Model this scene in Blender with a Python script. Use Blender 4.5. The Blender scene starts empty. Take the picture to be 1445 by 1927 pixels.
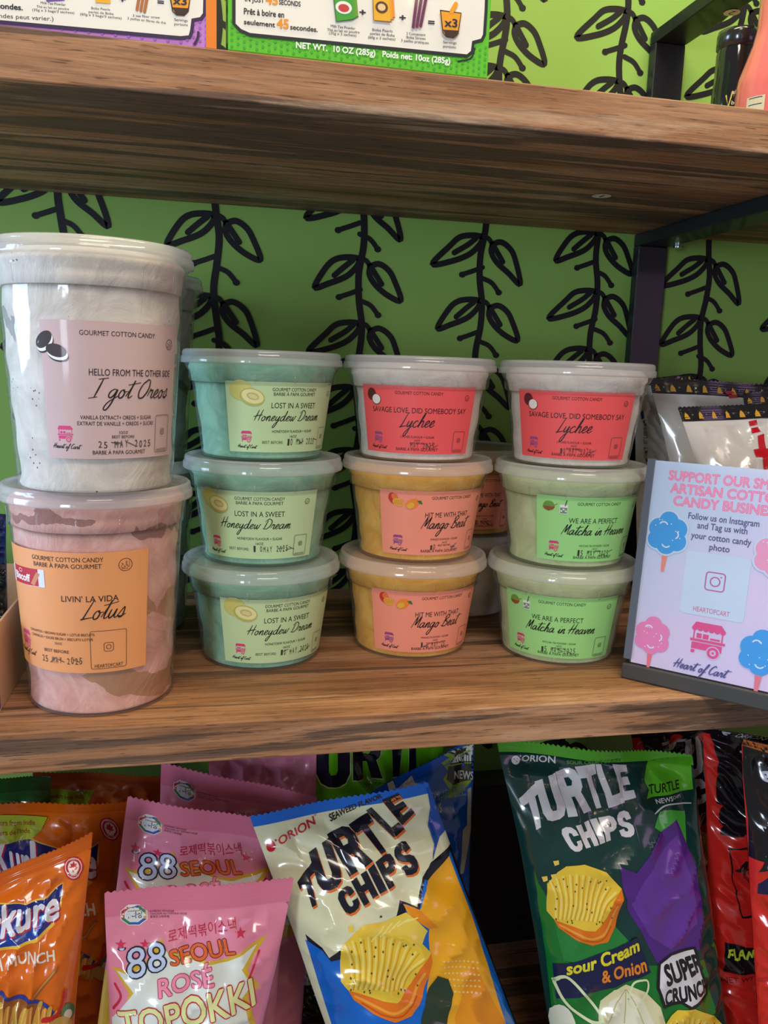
import bpy, bmesh, math, random
import numpy as np
from mathutils import Vector, Matrix
from mathutils.geometry import tessellate_polygon
random.seed(7)
SC = bpy.context.scene
COL = SC.collection
PI = math.pi

# ------------------------------------------------------------------ camera, light, exposure
IW, IH = 1445, 1927
CAM = np.array([0.2498, -0.4847, 0.2149]); YAW, PITCH, ROLL, FPX = 0.21193, 0.16992, 0.03357, 1560.0
FW = np.array([math.sin(YAW)*math.cos(PITCH), math.cos(YAW)*math.cos(PITCH), -math.sin(PITCH)])
_r = np.array([math.cos(YAW), -math.sin(YAW), 0.0]); _u = np.cross(_r, FW)
RT = math.cos(ROLL)*_r + math.sin(ROLL)*_u
UP = -math.sin(ROLL)*_r + math.cos(ROLL)*_u
cd = bpy.data.cameras.new('camera'); cam = bpy.data.objects.new('camera', cd); COL.objects.link(cam)
cam.matrix_world = Matrix(((RT[0], UP[0], -FW[0], CAM[0]), (RT[1], UP[1], -FW[1], CAM[1]), (RT[2], UP[2], -FW[2], CAM[2]), (0, 0, 0, 1)))
cd.sensor_fit = 'VERTICAL'; cd.sensor_height = 36; cd.lens = FPX*36/IH; cd.clip_start = 0.01
SC.camera = cam
SC.view_settings.view_transform = 'Standard'; SC.view_settings.look = 'None'
SC.view_settings.exposure = 0.12; SC.view_settings.gamma = 1.0
try: SC.view_settings.use_curve_mapping = False
except Exception: pass
wd = bpy.data.worlds.new('shop'); SC.world = wd; wd.use_nodes = True
wd.node_tree.nodes['Background'].inputs[0].default_value = (1.0, 0.93, 0.86, 1)
wd.node_tree.nodes['Background'].inputs[1].default_value = 0.15
def area(name, loc, target, sx, sy, power, col):
    d = bpy.data.lights.new(name, 'AREA'); d.shape = 'RECTANGLE'; d.size = sx; d.size_y = sy; d.energy = power; d.color = col
    o = bpy.data.objects.new(name, d); COL.objects.link(o); o.location = loc
    o.rotation_euler = (Vector(target)-Vector(loc)).to_track_quat('-Z', 'Y').to_euler(); return o
area('ceiling_light', (0.45, -1.15, 1.55), (0.40, 0.1, 0.0), 0.9, 0.35, 15, (1.0, 0.87, 0.74))
area('front_window', (-0.90, -1.90, 0.25), (0.35, 0.1, 0.05), 0.32, 0.7, 19, (0.70, 0.83, 1.0))
area('side_window', (-1.10, 0.02, 0.36), (0.25, 0.06, 0.15), 0.50, 0.9, 25, (0.50, 0.70, 1.0))
area('neon_sign', (1.35, -0.75, 0.35), (0.55, 0.05, 0.05), 0.3, 0.3, 0.45, (0.90, 0.50, 1.0))
area('wall_wash_light', (0.55, -0.12, 1.20), (0.50, 0.25, 0.55), 0.9, 0.12, 10, (1.0, 0.88, 0.48))
for i, (x, z) in enumerate([(-.05, .62), (.22, .60), (.48, .58), (.75, .62), (1.0, .60), (.1, .85), (.6, .86)]):
    d = bpy.data.lights.new('string_bulb', 'POINT'); d.energy = 0.28; d.shadow_soft_size = 0.012; d.color = (1.0, 0.72, 0.42)
    o = bpy.data.objects.new('string_bulb', d); COL.objects.link(o); o.location = (x, -1.05, z)

# ------------------------------------------------------------------ projection helpers
def ray(px, py):
    d = FW + RT*((px-IW/2)/FPX) - UP*((py-IH/2)/FPX)
    return d
def at(px, py, X=None, Y=None, Z=None):
    d = ray(px, py)
    t = (X-CAM[0])/d[0] if X is not None else (Y-CAM[1])/d[1] if Y is not None else (Z-CAM[2])/d[2]
    return CAM + t*d
def project(P):
    d = P - CAM; z = d@FW
    return np.stack([IW/2+FPX*(d@RT)/z, IH/2-FPX*(d@UP)/z], -1)

# ------------------------------------------------------------------ materials
def lin(c):
    return tuple((v/255/12.92) if v/255 <= .04045 else ((v/255+.055)/1.055)**2.4 for v in c[:3])
MATS = {}
def nt(m): m.use_nodes = True; return m.node_tree.nodes, m.node_tree.links
def mat(name, rgb, rough=.5, metal=0, coat=0, spec=.5, trans=0, var=0.0, vscale=40, bump=0, bscale=200):
    if name in MATS: return MATS[name]
    m = bpy.data.materials.new(name); n, l = nt(m); b = n['Principled BSDF']; c = lin(rgb)
    b.inputs['Base Color'].default_value = (*c, 1); b.inputs['Roughness'].default_value = rough; b.inputs['Metallic'].default_value = metal
    b.inputs['Coat Weight'].default_value = coat; b.inputs['Coat Roughness'].default_value = .08; b.inputs['Specular IOR Level'].default_value = spec
    tc = n.new('ShaderNodeTexCoord'); nz = n.new('ShaderNodeTexNoise'); nz.inputs['Scale'].default_value = vscale
    l.new(tc.outputs['Object'], nz.inputs['Vector'])
    v = var if var else .05
    mx = n.new('ShaderNodeMix'); mx.data_type = 'RGBA'
    mx.inputs[6].default_value = (*[x*(1-v) for x in c], 1); mx.inputs[7].default_value = (*[min(1, x*(1+v)) for x in c], 1)
    l.new(nz.outputs['Fac'], mx.inputs[0]); l.new(mx.outputs[2], b.inputs['Base Color'])
    if bump:
        n2 = n.new('ShaderNodeTexNoise'); n2.inputs['Scale'].default_value = bscale; l.new(tc.outputs['Object'], n2.inputs['Vector'])
        bp = n.new('ShaderNodeBump'); bp.inputs['Strength'].default_value = bump; bp.inputs['Distance'].default_value = .002
        l.new(n2.outputs['Fac'], bp.inputs['Height']); l.new(bp.outputs[0], b.inputs['Normal'])
    MATS[name] = m; return m
def ink(rgb, gloss=0): # printed colour: paper label (gloss 0) or bag film (gloss 1)
    k = 'print_%d_%d_%d_%d' % (*rgb, gloss)
    return mat(k, rgb, .5 if not gloss else .20, coat=.25 if not gloss else .75, spec=.4)
def clear_mat(name, tint, haze, rough=.06):
    m = bpy.data.materials.new(name); n, l = nt(m); n.remove(n['Principled BSDF']); out = n['Material Output']
    tr = n.new('ShaderNodeBsdfTransparent'); tr.inputs[0].default_value = (*tint, 1)
    gl = n.new('ShaderNodeBsdfGlossy'); gl.inputs['Roughness'].default_value = rough
    df = n.new('ShaderNodeBsdfDiffuse'); df.inputs[0].default_value = (.9, .9, .9, 1)
    tl = n.new('ShaderNodeBsdfTranslucent'); tl.inputs[0].default_value = (.9, .9, .9, 1)
    m0 = n.new('ShaderNodeMixShader'); m0.inputs[0].default_value = .5; l.new(df.outputs[0], m0.inputs[1]); l.new(tl.outputs[0], m0.inputs[2])
    m1 = n.new('ShaderNodeMixShader'); m1.inputs[0].default_value = haze; l.new(tr.outputs[0], m1.inputs[1]); l.new(m0.outputs[0], m1.inputs[2])
    fr = n.new('ShaderNodeLayerWeight'); fr.inputs['Blend'].default_value = .5
    pw = n.new('ShaderNodeMath'); pw.operation = 'POWER'; pw.inputs[1].default_value = 4.0; l.new(fr.outputs['Facing'], pw.inputs[0])
    ma = n.new('ShaderNodeMath'); ma.operation = 'MULTIPLY_ADD'; ma.inputs[1].default_value = .62; ma.inputs[2].default_value = .045; l.new(pw.outputs[0], ma.inputs[0])
    tc = n.new('ShaderNodeTexCoord'); nz = n.new('ShaderNodeTexNoise'); nz.inputs['Scale'].default_value = 60; nz.inputs['Detail'].default_value = 3
    mp = n.new('ShaderNodeMapping'); mp.inputs['Scale'].default_value = (1, 1, .35); l.new(tc.outputs['Object'], mp.inputs[0]); l.new(mp.outputs[0], nz.inputs['Vector'])
    bp = n.new('ShaderNodeBump'); bp.inputs['Strength'].default_value = .5; bp.inputs['Distance'].default_value = .002; l.new(nz.outputs['Fac'], bp.inputs['Height'])
    for k in (gl, fr): l.new(bp.outputs[0], k.inputs['Normal'])
    m2 = n.new('ShaderNodeMixShader'); l.new(ma.outputs[0], m2.inputs[0]); l.new(m1.outputs[0], m2.inputs[1]); l.new(gl.outputs[0], m2.inputs[2])
    l.new(m2.outputs[0], out.inputs[0]); MATS[name] = m; return m
CLEAR = clear_mat('clear_tub_plastic', (.97, .98, .98), .10)
LIDM = clear_mat('frosted_lid_plastic', (.93, .94, .95), .52, .12)
ACRYL = clear_mat('clear_acrylic', (.98, .98, .98), .02, .03)
def candy(name, rgb, dark, bands=None, speck=None):
    """spun sugar: fibrous mottling; bands = [(z metres, half thickness, colour)], speck = colour of crumbs"""
    m = bpy.data.materials.new(name); n, l = nt(m); b = n['Principled BSDF']; b.inputs['Roughness'].default_value = .85
    b.inputs['Specular IOR Level'].default_value = .1; b.inputs['Subsurface Weight'].default_value = .25; b.inputs['Subsurface Radius'].default_value = (.01, .01, .01); b.inputs['Subsurface Scale'].default_value = .3
    tc = n.new('ShaderNodeTexCoord'); w = n.new('ShaderNodeTexNoise'); w.inputs['Scale'].default_value = 26; w.inputs['Detail'].default_value = 7; w.inputs['Roughness'].default_value = .62; w.inputs['Distortion'].default_value = 2.2
    l.new(tc.outputs['Object'], w.inputs['Vector'])
    rp = n.new('ShaderNodeValToRGB'); rp.color_ramp.elements[0].position = .36; rp.color_ramp.elements[1].position = .62
    rp.color_ramp.elements[0].color = (*lin(dark), 1); rp.color_ramp.elements[1].color = (*lin(rgb), 1); l.new(w.outputs['Fac'], rp.inputs[0])
    col = rp.outputs[0]
    sep = n.new('ShaderNodeSeparateXYZ'); l.new(tc.outputs['Object'], sep.inputs[0])
    n3 = n.new('ShaderNodeTexNoise'); n3.inputs['Scale'].default_value = 22; n3.inputs['Detail'].default_value = 4; l.new(tc.outputs['Object'], n3.inputs['Vector'])
    n5 = n.new('ShaderNodeTexNoise'); n5.inputs['Scale'].default_value = 17; n5.inputs['Detail'].default_value = 5; l.new(tc.outputs['Object'], n5.inputs['Vector'])
    def math_(op, a, bb):
        k = n.new('ShaderNodeMath'); k.operation = op
        for i, v in enumerate((a, bb)):
            if isinstance(v, (int, float)): k.inputs[i].default_value = v
            else: l.new(v, k.inputs[i])
        return k.outputs[0]
    for z, h, c, sl in (bands or []):
        zz = math_('ADD', sep.outputs[2], math_('MULTIPLY', math_('SUBTRACT', n3.outputs['Fac'], .5), .045))
        zz = math_('ADD', zz, math_('MULTIPLY', sep.outputs[0], sl))
        f = math_('LESS_THAN', math_('ABSOLUTE', math_('SUBTRACT', zz, z), 0), h)
        f = math_('MULTIPLY', f, math_('GREATER_THAN', n5.outputs['Fac'], .485)); f = math_('MULTIPLY', f, .8)
        mx = n.new('ShaderNodeMix'); mx.data_type = 'RGBA'; l.new(f, mx.inputs[0]); l.new(col, mx.inputs[6]); mx.inputs[7].default_value = (*lin(c), 1); col = mx.outputs[2]
    if speck:
        v = n.new('ShaderNodeTexVoronoi'); v.inputs['Scale'].default_value = 330; l.new(tc.outputs['Object'], v.inputs['Vector'])
        n4 = n.new('ShaderNodeTexNoise'); n4.inputs['Scale'].default_value = 45; l.new(tc.outputs['Object'], n4.inputs['Vector'])
        f = math_('MULTIPLY', math_('LESS_THAN', v.outputs['Distance'], .20), math_('GREATER_THAN', n4.outputs['Fac'], .64))
        mx = n.new('ShaderNodeMix'); mx.data_type = 'RGBA'; l.new(f, mx.inputs[0]); l.new(col, mx.inputs[6]); mx.inputs[7].default_value = (*lin(speck), 1); col = mx.outputs[2]
    l.new(col, b.inputs['Base Color'])
    bp = n.new('ShaderNodeBump'); bp.inputs['Strength'].default_value = .5; bp.inputs['Distance'].default_value = .004; l.new(w.outputs['Fac'], bp.inputs['Height']); l.new(bp.outputs[0], b.inputs['Normal'])
    MATS[name] = m; return m
def wood_mat():
    """printed laminate: brown ground, fine pores and long grey-brown streaks along X"""
    m = bpy.data.materials.new('wood_laminate'); n, l = nt(m); b = n['Principled BSDF']; b.inputs['Roughness'].default_value = .55; b.inputs['Specular IOR Level'].default_value = .3
    tc = n.new('ShaderNodeTexCoord')
    def nz(scale, vec, det=5, rough=.6, dist=0.):
        mp = n.new('ShaderNodeMapping'); mp.inputs['Scale'].default_value = vec; l.new(tc.outputs['Object'], mp.inputs[0])
        k = n.new('ShaderNodeTexNoise'); k.inputs['Scale'].default_value = scale; k.inputs['Detail'].default_value = det; k.inputs['Roughness'].default_value = rough; k.inputs['Distortion'].default_value = dist
        l.new(mp.outputs[0], k.inputs['Vector']); return k.outputs['Fac']
    def ramp(f, stops):
        r = n.new('ShaderNodeValToRGB'); e = r.color_ramp.elements
        while len(e) < len(stops): e.new(.5)
        for k, (p, c) in zip(e, stops): k.position = p; k.color = (*c, 1)
        l.new(f, r.inputs[0]); return r.outputs[0]
    def mix(f, a, bb, mode='MIX'):
        k = n.new('ShaderNodeMix'); k.data_type = 'RGBA'; k.blend_type = mode
        if isinstance(f, float): k.inputs[0].default_value = f
        else: l.new(f, k.inputs[0])
        l.new(a, k.inputs[6]); l.new(bb, k.inputs[7]); return k.outputs[2]
    base = ramp(nz(30, (.10, 1, 1.0), 6, .6, .6), [(.28, lin((104, 72, 50))), (.47, lin((156, 110, 76))), (.62, lin((182, 138, 104))), (.78, lin((146, 106, 80)))])
    fine = ramp(nz(330, (.03, 1, 1.0), 6, .75, .3), [(.30, (.42, .39, .37)), (.47, (.86, .85, .84)), (.56, (1.06, 1.05, 1.04)), (.8, (1.16, 1.14, 1.1))])
    c = mix(1.0, base, fine, 'MULTIPLY')
    strk = ramp(nz(34, (.055, 1, 1.3), 7, .58, .8), [(.51, (0, 0, 0)), (.54, (1, 1, 1))])
    dk = n.new('ShaderNodeRGB'); dk.outputs[0].default_value = (*lin((98, 76, 63)), 1)
    dk2 = mix(1.0, dk.outputs[0], fine, 'MULTIPLY')
    s = n.new('ShaderNodeMath'); s.operation = 'MULTIPLY'; s.inputs[1].default_value = .92; l.new(strk, s.inputs[0])
    c = mix(s.outputs[0], c, dk2)
    pores = ramp(nz(760, (.07, 1, 1.0), 2, .5), [(.33, (.34, .30, .28)), (.39, (1, 1, 1))])
    c = mix(.8, c, mix(1.0, c, pores, 'MULTIPLY'))
    scuff = ramp(nz(22, (.16, 1.0, 1.6), 8, .72, .4), [(.58, (0, 0, 0)), (.68, (.6, .6, .6))])
    pl = n.new('ShaderNodeRGB'); pl.outputs[0].default_value = (*lin((205, 176, 146)), 1)
    c = mix(scuff, c, pl.outputs[0])
    l.new(c, b.inputs['Base Color'])
    bp = n.new('ShaderNodeBump'); bp.inputs['Strength'].default_value = .25; bp.inputs['Distance'].default_value = .001
    l.new(nz(300, (.06, 1, 1.0), 4), bp.inputs['Height']); l.new(bp.outputs[0], b.inputs['Normal'])
    return m
WOOD = wood_mat()

# ------------------------------------------------------------------ objects
def tag(o, label=None, cat=None, group=None, kind=None):
    for k, v in (('label', label), ('category', cat), ('group', group), ('kind', kind)):
        if v: o[k] = v
    return o
def thing(name, label, cat, loc=(0, 0, 0), rz=0, group=None):
    o = bpy.data.objects.new(name, None); COL.objects.link(o); o.location = loc; o.rotation_euler = (0, 0, rz); o.empty_display_size = .02
    return tag(o, label, cat, group)
class MB:
    def __init__(s): s.v = []; s.f = []; s.m = []; s.mats = []
    def mi(s, m):
        if m not in s.mats: s.mats.append(m)
        return s.mats.index(m)
    def add(s, V, F, m):
        o = len(s.v); s.v += [tuple(map(float, p)) for p in V]; k = s.mi(m)
        for f in F: s.f.append([i+o for i in f]); s.m.append(k)
    def box(s, a, b, m):
        x0, y0, z0 = a; x1, y1, z1 = b
        s.add([(x0, y0, z0), (x1, y0, z0), (x1, y1, z0), (x0, y1, z0), (x0, y0, z1), (x1, y0, z1), (x1, y1, z1), (x0, y1, z1)],
              [(3, 2, 1, 0), (4, 5, 6, 7), (0, 1, 5, 4), (1, 2, 6, 5), (2, 3, 7, 6), (3, 0, 4, 7)], m)
    def lathe(s, prof, m, n=72, rfn=None):
        V = []; F = []; th = [2*PI*i/n for i in range(n)]
        for (r, z) in prof:
            for t in th:
                rr = r if rfn is None else rfn(r, z, t)
                V.append((rr*math.cos(t), rr*math.sin(t), z))
        for k in range(len(prof)-1):
            for i in range(n):
                j = (i+1) % n; F.append((k*n+i, k*n+j, (k+1)*n+j, (k+1)*n+i))
        s.add(V, F, m)
    def build(s, name, parent=None, smooth=False, bevel=0, auto=None):
        me = bpy.data.meshes.new(name); me.from_pydata(s.v, [], s.f)
        for m in s.mats: me.materials.append(m)
        me.polygons.foreach_set('material_index', s.m)
        if smooth: me.polygons.foreach_set('use_smooth', [True]*len(s.f))
        me.update()
        o = bpy.data.objects.new(name, me); COL.objects.link(o)
        if parent: o.parent = parent
        if bevel:
            md = o.modifiers.new('edge', 'BEVEL'); md.width = bevel; md.segments = 2; md.limit_method = 'ANGLE'
        return o
# ------------------------------------------------------------------ flat artwork, mapped on to surfaces
_tc = {}
def text_mesh(s, bold=0.0, shear=0.0):
    k = (s, bold, shear)
    if k in _tc: return _tc[k]
    cu = bpy.data.curves.new('t', 'FONT'); cu.body = s; cu.size = 1; cu.resolution_u = 3; cu.offset = bold; cu.shear = shear
    ob = bpy.data.objects.new('t', cu); COL.objects.link(ob)
    me = bpy.data.meshes.new_from_object(ob)
    V = np.array([v.co[:2] for v in me.vertices]) if len(me.vertices) else np.zeros((0, 2))
    F = [tuple(p.vertices) for p in me.polygons]
    bpy.data.objects.remove(ob); bpy.data.curves.remove(cu); bpy.data.meshes.remove(me)
    _tc[k] = (V, F); return V, F
CAP = None
def catmull(P, n=7):
    P = [np.array(p, float) for p in P]
    if len(P) < 3: return P
    Q = [2*P[0]-P[1]]+P+[2*P[-1]-P[-2]]; out = []
    for i in range(1, len(Q)-2):
        a, b, c, d = Q[i-1:i+3]
        for k in range(n):
            t = k/n; out.append(.5*((2*b)+(-a+c)*t+(2*a-5*b+4*c-d)*t*t+(-a+3*b-3*c+d)*t**3))
    out.append(P[-1]); return out
def ribbon(P, w, taper=False):
    P = [np.array(p, float) for p in P]; Q = [P[0]]
    for p in P[1:]:
        if np.hypot(*(p-Q[-1])) > 1e-9: Q.append(p)
    P = Q; n = len(P); V = []
    if n < 2: return np.zeros((0, 2)), []
    for i in range(n):
        t = P[min(i+1, n-1)]-P[max(i-1, 0)]; t = t/(np.hypot(*t)+1e-12); nn = np.array([-t[1], t[0]])
        ww = w*(1 if not taper else (.55+.45*math.sin(PI*i/(n-1))))
        V += [P[i]+nn*ww/2, P[i]-nn*ww/2]
    F = [(2*i, 2*i+1, 2*i+3, 2*i+2) for i in range(n-1)]
    # round caps
    for e, d in ((0, P[0]-P[1]), (n-1, P[-1]-P[-2])):
        a0 = math.atan2(d[1], d[0]); ww = w*(1 if not taper else .55); o = len(V)
        V += [P[e]+ww/2*np.array([math.cos(a0+a), math.sin(a0+a)]) for a in np.linspace(-PI/2, PI/2, 7)]
        F.append(tuple(range(o, o+7)))
    return np.array(V), F
GL = {
'a': (1.1, [[(.75, .85), (.45, 1), (.1, .7), (.05, .25), (.3, 0), (.6, .3), (.78, .95), (.75, .3), (.9, 0), (1.15, .25)]]),
'c': (.85, [[(.7, .8), (.45, 1), (.1, .6), (.15, .1), (.45, 0), (.85, .25)]]),
'd': (1.1, [[(.75, .8), (.45, 1), (.1, .65), (.08, .2), (.3, 0), (.6, .3), (.85, 2.1), (.75, .4), (.9, 0), (1.15, .25)]]),
'e': (.8, [[(0, .25), (.35, .45), (.6, .75), (.45, 1), (.15, .7), (.12, .2), (.4, 0), (.8, .3)]]),
'f': (.6, [[(0, .2), (.4, .9), (.72, 2.0), (.55, 2.2), (.38, 1.4), (.2, -.2), (.0, -1.2), (-.1, -.9), (.3, .1), (.7, .3)]]),
'g': (1.05, [[(.75, .85), (.45, 1), (.1, .7), (.05, .25), (.3, 0), (.6, .35), (.78, .95), (.62, -.6), (.3, -1.4), (0, -1.2), (.25, -.5), (1.1, .25)]]),
'h': (1.05, [[(0, .2), (.4, 1.3), (.5, 2.2), (.3, 1.6), (.12, 0), (.3, .7), (.6, 1), (.72, .7), (.7, .1), (.85, 0), (1.05, .25)]]),
'i': (.55, [[(0, .2), (.25, .95), (.2, .2), (.35, 0), (.6, .25)], [(.33, 1.45), (.38, 1.55)]]),
'm': (1.25, [[(0, .3), (.2, .95), (.12, 0), (.3, .75), (.5, 1), (.56, .7), (.5, 0), (.68, .75), (.88, 1), (.95, .7), (.9, .1), (1.05, 0), (1.25, .25)]]),
'n': (.95, [[(0, .3), (.2, .95), (.12, 0), (.3, .75), (.55, 1), (.63, .7), (.6, .1), (.75, 0), (.95, .25)]]),
'o': (.85, [[(.5, .95), (.2, .85), (.05, .4), (.2, 0), (.5, .1), (.6, .6), (.4, .95), (.5, .72), (.9, .75)]]),
'r': (.8, [[(0, .25), (.2, 1.05), (.25, .85), (.55, .9), (.5, .2), (.65, 0), (.85, .25)]]),
's': (.75, [[(0, .2), (.45, 1.1), (.55, .6), (.5, .1), (.25, 0), (.1, .15), (.4, .1), (.8, .3)]]),
't': (.65, [[(0, .2), (.35, 1.2), (.5, 2.0), (.35, 1), (.28, .2), (.42, 0), (.7, .25)], [(-.1, 1.5), (1.2, 1.78)]]),
'u': (.95, [[(0, .3), (.15, .95), (.08, .3), (.22, 0), (.5, .3), (.68, .95), (.62, .25), (.78, 0), (1, .25)]]),
'v': (.85, [[(0, .7), (.15, .95), (.25, .3), (.35, 0), (.6, .6), (.7, 1), (.95, .85)]]),
'w': (1.15, [[(0, .7), (.12, .95), (.12, .3), (.28, 0), (.5, .5), (.58, .9), (.55, .3), (.72, 0), (.95, .5), (1.02, 1), (1.2, .85)]]),
'y': (.95, [[(0, .3), (.15, .95), (.08, .35), (.22, .05), (.5, .35), (.68, .95), (.55, -.5), (.25, -1.4), (0, -1.2), (.3, -.45), (1, .25)]]),
'I': (.9, [[(.55, 2.2), (.4, 1), (.25, 0)], [(.1, 2.1), (1.0, 2.25)], [(-.25, -.08), (.55, .08)]]),
'O': (1.25, [[(.7, 2.1), (.25, 1.7), (0, .8), (.2, .05), (.7, .1), (1.1, 1.0), (1.05, 1.9), (.7, 2.15), (.45, 1.8)]]),
'L': (1.0, [[(.55, 2.2), (.35, 1.2), (.1, .1), (-.05, 0), (.4, .1), (1.0, .2)]]),
'H': (1.3, [[(.3, 2.2), (.18, 1.1), (.05, 0)], [(1.0, 2.3), (.85, 1), (.8, 0)], [(-.3, .8), (.4, 1.05), (1.25, 1.2)]]),
'D': (1.35, [[(.35, 1.9), (.22, .9), (.1, 0)], [(-.1, 1.6), (.4, 2.2), (1.1, 1.7), (1.1, .7), (.6, .05), (-.1, .1)]]),
'M': (1.35, [[(-.1, 0), (.15, 1.5), (.32, 2.1), (.4, 1.2), (.45, .5), (.9, 1.9), (1.02, 2.1), (1.0, 1), (1.05, .1), (1.3, .2)]]),
'B': (1.2, [[(.3, 2.0), (.2, 1), (.1, 0)], [(0, 1.7), (.5, 2.25), (.95, 1.8), (.35, 1.1), (.95, .8), (.8, .1), (.1, .05), (-.2, .3)]]),
'C': (1.1, [[(1, 1.9), (.7, 2.2), (.15, 1.4), (.1, .4), (.45, 0), (1.0, .4)]]),
' ': (.75, []),
}
BLOCK = {
'T': [[(0, 1), (1, 1), (1, .74), (.67, .74), (.67, 0), (.33, 0), (.33, .74), (0, .74)]],
'U': [[(0, 1), (.36, 1), (.36, .32), (.42, .24), (.58, .24), (.64, .32), (.64, 1), (1, 1), (1, .25), (.87, .06), (.66, -.01), (.34, -.01), (.13, .06), (0, .25)]],
'R': [[(0, 0), (0, 1), (.7, 1), (.92, .92), (1, .74), (.96, .56), (.82, .46), (1.02, 0), (.65, 0), (.5, .4), (.36, .4), (.36, 0)], [(.36, .62), (.36, .8), (.56, .8), (.64, .71), (.56, .62)]],
'L': [[(0, 0), (0, 1), (.38, 1), (.38, .26), (1, .26), (1, 0)]],
'E': [[(0, 0), (0, 1), (1, 1), (1, .77), (.38, .77), (.38, .62), (.9, .62), (.9, .39), (.38, .39), (.38, .23), (1, .23), (1, 0)]],
'C': [[(1, .62), (.65, .62), (.62, .74), (.5, .78), (.39, .7), (.36, .5), (.38, .3), (.46, .22), (.57, .22), (.64, .29), (.65, .4), (1, .4), (.97, .18), (.8, .03), (.5, -.02), (.2, .03), (.03, .2), (0, .5), (.03, .8), (.2, .97), (.5, 1.02), (.8, .97), (.97, .82)]],
'H': [[(0, 0), (0, 1), (.37, 1), (.37, .63), (.63, .63), (.63, 1), (1, 1), (1, 0), (.63, 0), (.63, .37), (.37, .37), (.37, 0)]],
'I': [[(0, 0), (0, 1), (1, 1), (1, 0)]],
'P': [[(0, 0), (0, 1), (.7, 1), (.93, .9), (1, .7), (.93, .48), (.7, .38), (.38, .38), (.38, 0)], [(.38, .6), (.38, .79), (.56, .79), (.63, .70), (.56, .6)]],
'S': [[(.95, .69), (.62, .67), (.55, .78), (.43, .78), (.36, .71), (.45, .63), (.75, .55), (.95, .42), (1, .25), (.92, .08), (.7, -.02), (.4, -.02), (.12, .06), (0, .32), (.34, .35), (.42, .23), (.55, .21), (.63, .27), (.55, .37), (.25, .46), (.05, .58), (0, .75), (.1, .92), (.3, 1.02), (.65, 1.02), (.88, .93)]]}
class Art:
    """prints flat shapes into one mesh; fmap(x, y, lift) gives the surface point; gx, gy are the cutting grid lines"""
    def __init__(s, fmap, gx, gy=(), lift0=.0002, dl=.00006, gloss=0, nmap=None, diag=None):
        s.k = 0; s.nm = nmap; s.N = []; s.dg = diag; s.f = fmap; s.gx = gx; s.gy = gy; s.z = lift0; s.dl = dl; s.last = None; s.mb = MB(); s.gloss = gloss
    def M(s, c): return c if not isinstance(c, tuple) else ink(c, s.gloss)
    def raw(s, V, F, c, lift=None):
        if len(F) == 0: return
        V = np.asarray(V, float)
        bm = bmesh.new(); vs = [bm.verts.new((p[0], p[1], 0)) for p in V]
        for f in F:
            try: bm.faces.new([vs[i] for i in f])
            except ValueError: pass
        x0, y0 = V.min(0); x1, y1 = V.max(0)
        for ax, g, a, b in ((0, s.gx, x0, x1), (1, s.gy, y0, y1)):
            for k in g:
                if a+1e-9 < k < b-1e-9:
                    co = (k, 0, 0) if ax == 0 else (0, k, 0); no = (1, 0, 0) if ax == 0 else (0, 1, 0)
                    bmesh.ops.bisect_plane(bm, geom=bm.verts[:]+bm.edges[:]+bm.faces[:], plane_co=co, plane_no=no, dist=1e-9)
        if s.dg: # cut along the diagonals of the surface grid too
            ds, dt, s0, t0 = s.dg
            c0 = math.floor(((-y1-t0)/dt)-((x1-s0)/ds))-1; c1 = math.ceil(((-y0-t0)/dt)-((x0-s0)/ds))+1
            for c_ in range(c0, c1+1):
                bmesh.ops.bisect_plane(bm, geom=bm.verts[:]+bm.edges[:]+bm.faces[:], plane_co=(s0, -(t0+c_*dt), 0), plane_no=Vector((dt, ds, 0)).normalized(), dist=1e-9)
        bm.verts.index_update()
        P = np.array([(v.co.x, v.co.y) for v in bm.verts]); FF = [[v.index for v in f.verts] for f in bm.faces]
        bm.free()
        if len(P) == 0: return
        if c != s.last:
            if s.last is not None: s.z += s.dl+min(s.k, 40)*2e-6
            s.k = 0; s.last = c
        s.k += 1; z = s.z+(s.k % 40)*2e-6 if lift is None else lift
        s.mb.add(s.f(P[:, 0], P[:, 1], z), FF, s.M(c))
        if s.nm: s.N += [tuple(q) for q in s.nm(P[:, 0], P[:, 1])]
    def poly(s, P, c):
        P = [tuple(map(float, p[:2])) for p in P]
        if sum(P[i-1][0]*P[i][1]-P[i][0]*P[i-1][1] for i in range(len(P))) < 0: P = P[::-1]
        T = tessellate_polygon([[Vector((*p, 0)) for p in P]])
        F = []
        for t in T:
            a, b, cc = [P[i] for i in t]
            F.append(t if (b[0]-a[0])*(cc[1]-a[1])-(cc[0]-a[0])*(b[1]-a[1]) > 0 else (t[0], t[2], t[1]))
        s.raw(P, F, c)
    def block(s, ch, BL, BR, TR, TL, c, grow=0.):
        BL, BR, TR, TL = [np.array(p, float) for p in (BL, BR, TR, TL)]; m = (BL+BR+TR+TL)/4
        BL, BR, TR, TL = [m+(p-m)*(1+grow) for p in (BL, BR, TR, TL)]
        g = lambda u, v: (BL*(1-u)+BR*u)*(1-v)+(TL*(1-u)+TR*u)*v
        L = [[g(*p) for p in loop] for loop in BLOCK[ch]]; P = [p for l in L for p in l]
        T = tessellate_polygon([[Vector((*p, 0)) for p in l] for l in L]); F = []
        for t in T:
            a, b, cc = [P[i] for i in t]
            F.append(t if (b[0]-a[0])*(cc[1]-a[1])-(cc[0]-a[0])*(b[1]-a[1]) > 0 else (t[0], t[2], t[1]))
        s.raw(P, F, c)
    def rect(s, x0, y0, x1, y1, c): s.poly([(x0, y0), (x1, y0), (x1, y1), (x0, y1)], c)
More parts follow.
